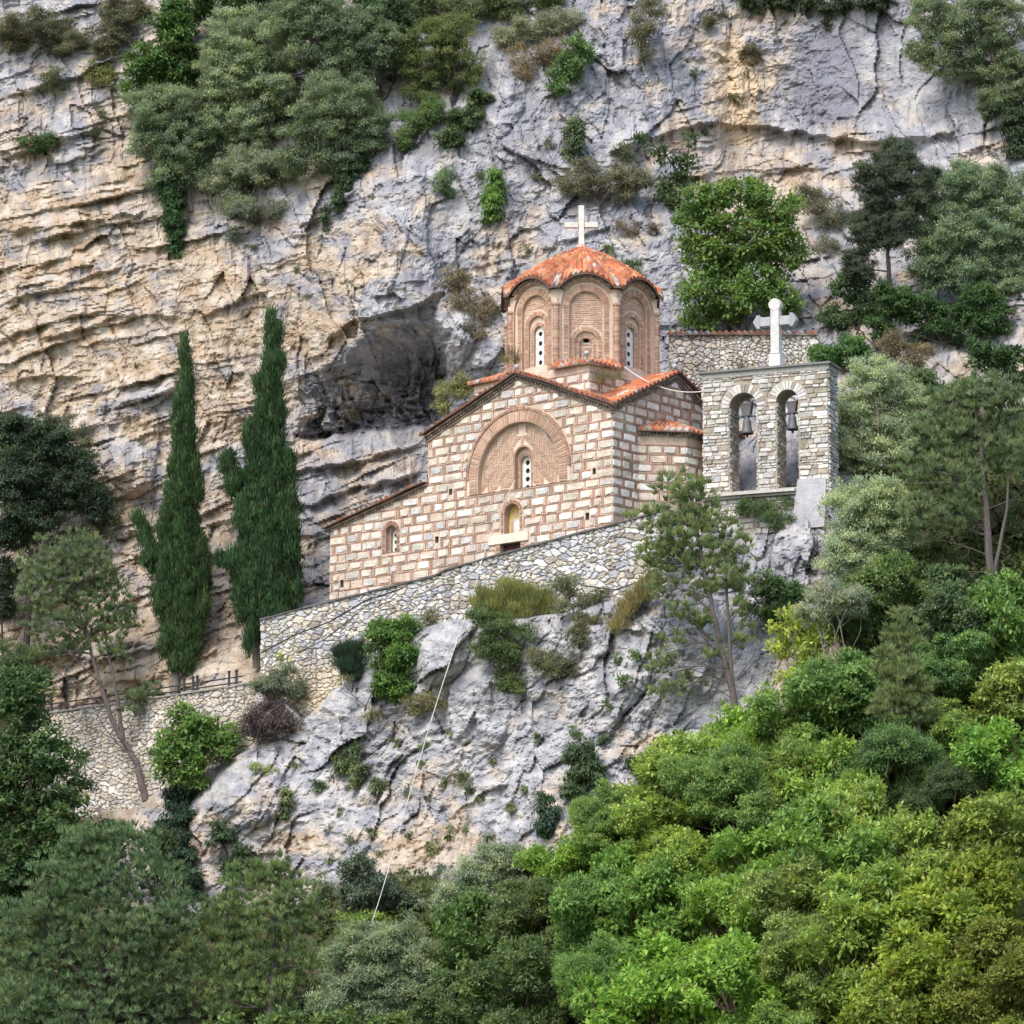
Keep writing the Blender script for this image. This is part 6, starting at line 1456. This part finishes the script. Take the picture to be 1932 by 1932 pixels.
# --- the broadleaf wood: a handful of grown crowns, copied
def proto(seed, sty, col):
    rng = np.random.default_rng(seed); bl = []
    n = 14
    for i in range(n):
        a = 2 * math.pi * i / n * 1.618 * 2; rr = .35 + .75 * rng.random(); h = .4 + 2.3 * rng.random() if i else 2.9
        bl.append((rr * 1.75 * math.cos(a) * (1 if i else 0), rr * 1.75 * math.sin(a) * (1 if i else 0), h, .50 + .32 * rng.random(), .50 + .32 * rng.random(), .45 + .34 * rng.random()))
    wood = MB(); bc = BARKC['brown']
    fine = limb(wood, (0, 0, -1.2), (0.05, 0, 1.6), .16, .08, rng, bc, .05, 6)
    for b in bl:
        c = np.array(b[:3]); P = limb(wood, fine[rng.integers(2, 5)], c, .06, .02, rng, bc)
        for _ in range(5): limb(wood, P[rng.integers(1, len(P))], c + rdir(1, rng)[0] * np.array(b[3:]) * .8, .02, .007, rng, bc, .15, 4)
    lv = foliage(bl, sty, col, rng, var=.44)
    tme = wood
    return wood, lv.mesh('crown')
PRO = []
for i, (sd, sty, col) in enumerate([(1, 'broad', G_BRIGHT), (2, 'ash', G_BRIGHT), (3, 'broad', G_BRIGHT), (4, 'ash', G_BRIGHT), (5, 'dense', G_BRIGHT), (6, 'dense', (.15, .195, .065)), (7, 'broad', (.16, .205, .06)), (8, 'olive', (.105, .15, .06))]):
    wood, cme = proto(70 + sd, sty, col)
    holder = empty('wood_tree', (0, 0, 0)); t = wood.build('trunk', M_BARK, holder); c = link('crown', cme, M_LEAF, holder); PRO.append([holder, t, c, False])
FOREST = [
 (1295, 1440, 92, 1, (0.99, 1.00, 0.95), 'light green ash crown just below the foot of the slender pine'),
 (1400, 1405, 92, 3, (1.02, 1.04, 0.99), 'light green ash crown topping the wood right of the slender pine'),
 (1515, 1410, 85, 2, (0.76, 0.84, 0.90), 'mid green crown under the silvery brush'),
 (1620, 1330, 90, 4, (0.68, 0.76, 1.06), 'dull green crown left of the young conical pine'),
 (1590, 1190, 70, 4, (0.52, 0.53, 0.89), 'dark crown right above the lime green shrub'),
 (1675, 1125, 80, 2, (0.52, 0.53, 0.78), 'dark crown under the pale flowering shrubs'),
 (1780, 1150, 88, 4, (0.46, 0.50, 0.82), 'very dark crown at the foot of the tall right pine'),
 (1890, 1200, 85, 0, (0.67, 0.74, 0.95), 'mid green crown right of the tall pine foot'),
 (1805, 1260, 80, 4, (0.67, 0.74, 1.13), 'grey green crown behind the young conical pine'),
 (1900, 1320, 88, 3, (0.96, 0.91, 0.96), 'fresh green crown at the right edge level with the young pine'),
 (1810, 1380, 92, 1, (0.91, 0.94, 0.86), 'fresh green crown right of the young pine trunk'),
 (1690, 1440, 85, 0, (0.75, 0.82, 0.91), 'mid green crown hiding the foot of the young pine'),
 (1880, 1455, 98, 2, (0.73, 0.86, 0.78), 'deep green rounded crown at the right edge'),
 (1780, 1510, 88, 4, (0.52, 0.53, 0.67), 'dark crown in the dip at right of the wood'),
 (1600, 1485, 92, 3, (0.99, 0.96, 0.95), 'yellow green ash crown in the upper middle of the wood'),
 (1485, 1505, 92, 1, (0.99, 0.98, 0.95), 'yellow green ash crown left of the upper middle'),
 (1375, 1520, 92, 3, (0.97, 1.00, 0.95), 'fresh ash crown in the second row from the rock'),
 (1260, 1545, 86, 1, (0.99, 1.00, 0.89), 'fresh ash crown against the right foot of the outcrop'),
 (1145, 1565, 72, 3, (1.07, 1.08, 1.03), 'small bright ash crown touching the outcrop'),
 (1080, 1630, 76, 1, (0.97, 1.00, 0.95), 'small bright ash crown beside the pale olive'),
 (1185, 1650, 86, 0, (0.74, 0.84, 0.84), 'mid green crown in the fold beside the outcrop'),
 (1300, 1640, 94, 2, (0.96, 0.89, 0.85), 'olive yellow crown in the left middle of the wood'),
 (1420, 1625, 90, 1, (0.90, 0.96, 0.96), 'fresh crown in the middle of the wood'),
 (1535, 1605, 90, 0, (0.81, 0.86, 0.94), 'mid green crown in the centre right of the wood'),
 (1655, 1590, 108, 3, (1.16, 1.03, 1.25), 'big pale green crown in the right of the wood'),
 (1775, 1625, 108, 1, (1.10, 0.99, 1.12), 'big pale green crown nearer the right edge'),
 (1885, 1605, 98, 4, (0.78, 0.77, 0.69), 'olive crown at the right edge beside the pale ones'),
 (985, 1752, 84, 2, (0.51, 0.52, 0.68), 'dark crown below the pale olive tree'),
 (925, 1800, 105, 0, (0.46, 0.51, 0.69), 'dark crown right of the silver grey olive'),
 (1055, 1770, 98, 2, (0.58, 0.58, 0.69), 'darkish crown in the lower left of the wood'),
 (1165, 1770, 98, 4, (0.68, 0.76, 0.94), 'mid green crown in the lower left of the wood'),
 (1275, 1745, 94, 0, (0.76, 0.84, 0.90), 'mid green crown in the lower middle of the wood'),
 (1395, 1735, 98, 3, (0.98, 0.98, 0.95), 'fresh green crown in the lower middle of the wood'),
 (1515, 1725, 98, 1, (1.00, 0.94, 1.04), 'pale crown in the lower middle of the wood'),
 (1635, 1735, 106, 3, (0.99, 0.92, 0.95), 'pale yellowish crown in the lower right of the wood'),
 (1755, 1745, 106, 2, (0.94, 0.84, 0.64), 'yellow olive crown in the lower right of the wood'),
 (1875, 1745, 104, 0, (0.78, 0.61, 0.49), 'brownish olive crown at the lower right edge'),
 (865, 1890, 96, 4, (0.46, 0.50, 0.70), 'dark crown at the bottom beside the olive'),
 (1000, 1890, 106, 0, (0.48, 0.52, 0.63), 'dark crown at the bottom left of the wood'),
 (1130, 1885, 104, 1, (0.86, 0.96, 0.85), 'bright crown at the bottom left of the wood'),
 (1250, 1865, 104, 3, (0.88, 0.97, 0.85), 'bright crown at the bottom of the wood, left of centre'),
 (1370, 1855, 108, 2, (0.86, 0.94, 0.80), 'bright crown at the bottom centre of the wood'),
 (1490, 1845, 108, 4, (0.88, 0.85, 0.88), 'olive green crown at the bottom centre of the wood'),
 (1610, 1865, 116, 1, (0.88, 0.82, 0.77), 'olive green crown at the bottom right of the wood'),
 (1740, 1870, 118, 0, (0.90, 0.79, 0.54), 'yellow olive crown at the bottom right of the wood'),
 (1870, 1870, 118, 2, (0.70, 0.54, 0.43), 'dark yellow olive crown in the bottom right corner'),
 (1190, 1960, 90, 2, (0.81, 0.92, 0.76), 'bright crown cut by the bottom edge, left'), (1440, 1965, 96, 0, (0.83, 0.88, 0.77), 'green crown cut by the bottom edge, centre'), (1690, 1975, 100, 4, (0.80, 0.76, 0.57), 'olive crown cut by the bottom edge, right'), (1930, 1975, 96, 0, (0.62, 0.49, 0.40), 'dark olive crown cut by the bottom right corner'),
]
frng = random.Random(3)
for cx, cy, r, k, tint, label in FOREST:
    if frng.random() < .42: k = frng.choice((5, 6, 7, 5, 6))
    holder, t, c, used = PRO[k]
    if used:
        root = holder.copy(); COL.objects.link(root); parts = []
        for ch in (t, c):
            d_ = ch.copy(); COL.objects.link(d_); d_.parent = root; parts.append(d_)
    else:
        root = holder; parts = [t, c]; PRO[k][3] = True
    cx += frng.uniform(-26, 26); cy += frng.uniform(-26, 26); r *= frng.uniform(.92, 1.3)
    by = cy + r * .9; Y = depth(cx, min(by, 2400)); o = at(cx, by, Y); s = r * mpp(Y) / 2.05
    root.location = Vector(o); root.rotation_euler = (0, 0, frng.uniform(0, 6.28)); root.scale = (s * frng.uniform(.92, 1.08), s * frng.uniform(.92, 1.08), s * frng.uniform(.9, 1.12))
    tag(root, label, 'tree', 'broadleaf trees of the wood')
    parts[1].color = (tint[0] * 1.12, max(tint[1] * 1.23, tint[0] * 1.06), tint[2] * .9, 1)
for holder, t, c, used in PRO:
    if not used:
        for o in (t, c, holder): bpy.data.objects.remove(o)
# low brambles and herbs on the floor of the wood: nobody could count them
def undergrowth():
    rng = np.random.default_rng(77); n = 9000
    jj = rng.integers(140, len(TG) - 1, 60000); ii = rng.integers(0, len(TG) - 1, 60000)
    keep = (TWOOD[jj, ii] > .6) & (TG[jj] > 700) & (TG[jj] < 2400); jj, ii = jj[keep][:n], ii[keep][:n]
    P = np.array([at(TG[a], TG[b], TDEP[b, a]) for a, b in zip(ii, jj)])
    m = 26; c = np.repeat(P, m, 0); N = len(c)
    e = rdir(N, rng); e[:, 2] = np.abs(e[:, 2]); e[:, 1] -= .4
    p = c + e * rng.uniform(.05, .5, N)[:, None]
    lv = Leaves(); tone = np.repeat(rng.uniform(.6, 1.35, len(P)), m) * rng.uniform(.75, 1.25, N)
    mixk = np.repeat(rng.random(len(P)), m)[:, None]
    col = (np.array([.085, .15, .045]) * (1 - mixk) + np.array([.15, .16, .055]) * mixk) * tone[:, None]
    lv.add(p, unit(e * .5 + rdir(N, rng)), unit(e + np.array([0, 0, .8]) + rdir(N, rng) * .6), rng.uniform(.12, .3, N), rng.uniform(.06, .14, N), col)
    o = link('undergrowth', lv.mesh('undergrowth'), M_LEAF); tag(o, 'low green undergrowth on the floor of the wood', 'undergrowth', kind='stuff'); o.color = (1, 1, 1, 1)
undergrowth()
for o in bpy.data.objects:
    if o.type == 'MESH' and o.name.startswith('crown') and tuple(o.color)[:3] == (0, 0, 0): o.color = (1, 1, 1, 1)
# ------------------------------------------------------------------ camera, light, air
cam = bpy.data.cameras.new('camera'); co = bpy.data.objects.new('camera', cam); COL.objects.link(co)
co.location = Vector(CAM); co.rotation_euler = (R(90) + EL, 0, 0)
cam.sensor_fit = 'HORIZONTAL'; cam.angle = 2 * math.atan(TN); cam.clip_end = 3000; cam.clip_start = 1
SC.camera = co
SUN_AZ = R(212); SUN_EL = R(52)
w = bpy.data.worlds.new('World'); SC.world = w; w.use_nodes = True
nt = w.node_tree; bg = nt.nodes['Background']
sk = nt.nodes.new('ShaderNodeTexSky'); sk.sky_type = 'NISHITA'; sk.sun_disc = False; sk.sun_elevation = SUN_EL; sk.sun_rotation = SUN_AZ; sk.air_density = 1.0; sk.dust_density = 3.0
nt.links.new(sk.outputs['Color'], bg.inputs['Color']); bg.inputs['Strength'].default_value = .15
sl_ = bpy.data.lights.new('sun', 'SUN'); sl_.energy = 1.1; sl_.angle = R(24); sl_.color = (1, .95, .88)
so = bpy.data.objects.new('sun', sl_); COL.objects.link(so)
d = Vector((math.sin(SUN_AZ) * math.cos(SUN_EL), math.cos(SUN_AZ) * math.cos(SUN_EL), math.sin(SUN_EL)))
so.rotation_euler = d.to_track_quat('Z', 'Y').to_euler(); so.location = (-30, -60, 60)
vs = SC.view_settings; vs.view_transform = 'Standard'; vs.look = 'None'; vs.gamma = 1.0; vs.exposure = .95; vs.use_curve_mapping = False
SC.cycles.max_bounces = 6; SC.cycles.diffuse_bounces = 3; SC.cycles.transmission_bounces = 4; SC.cycles.use_denoising = True
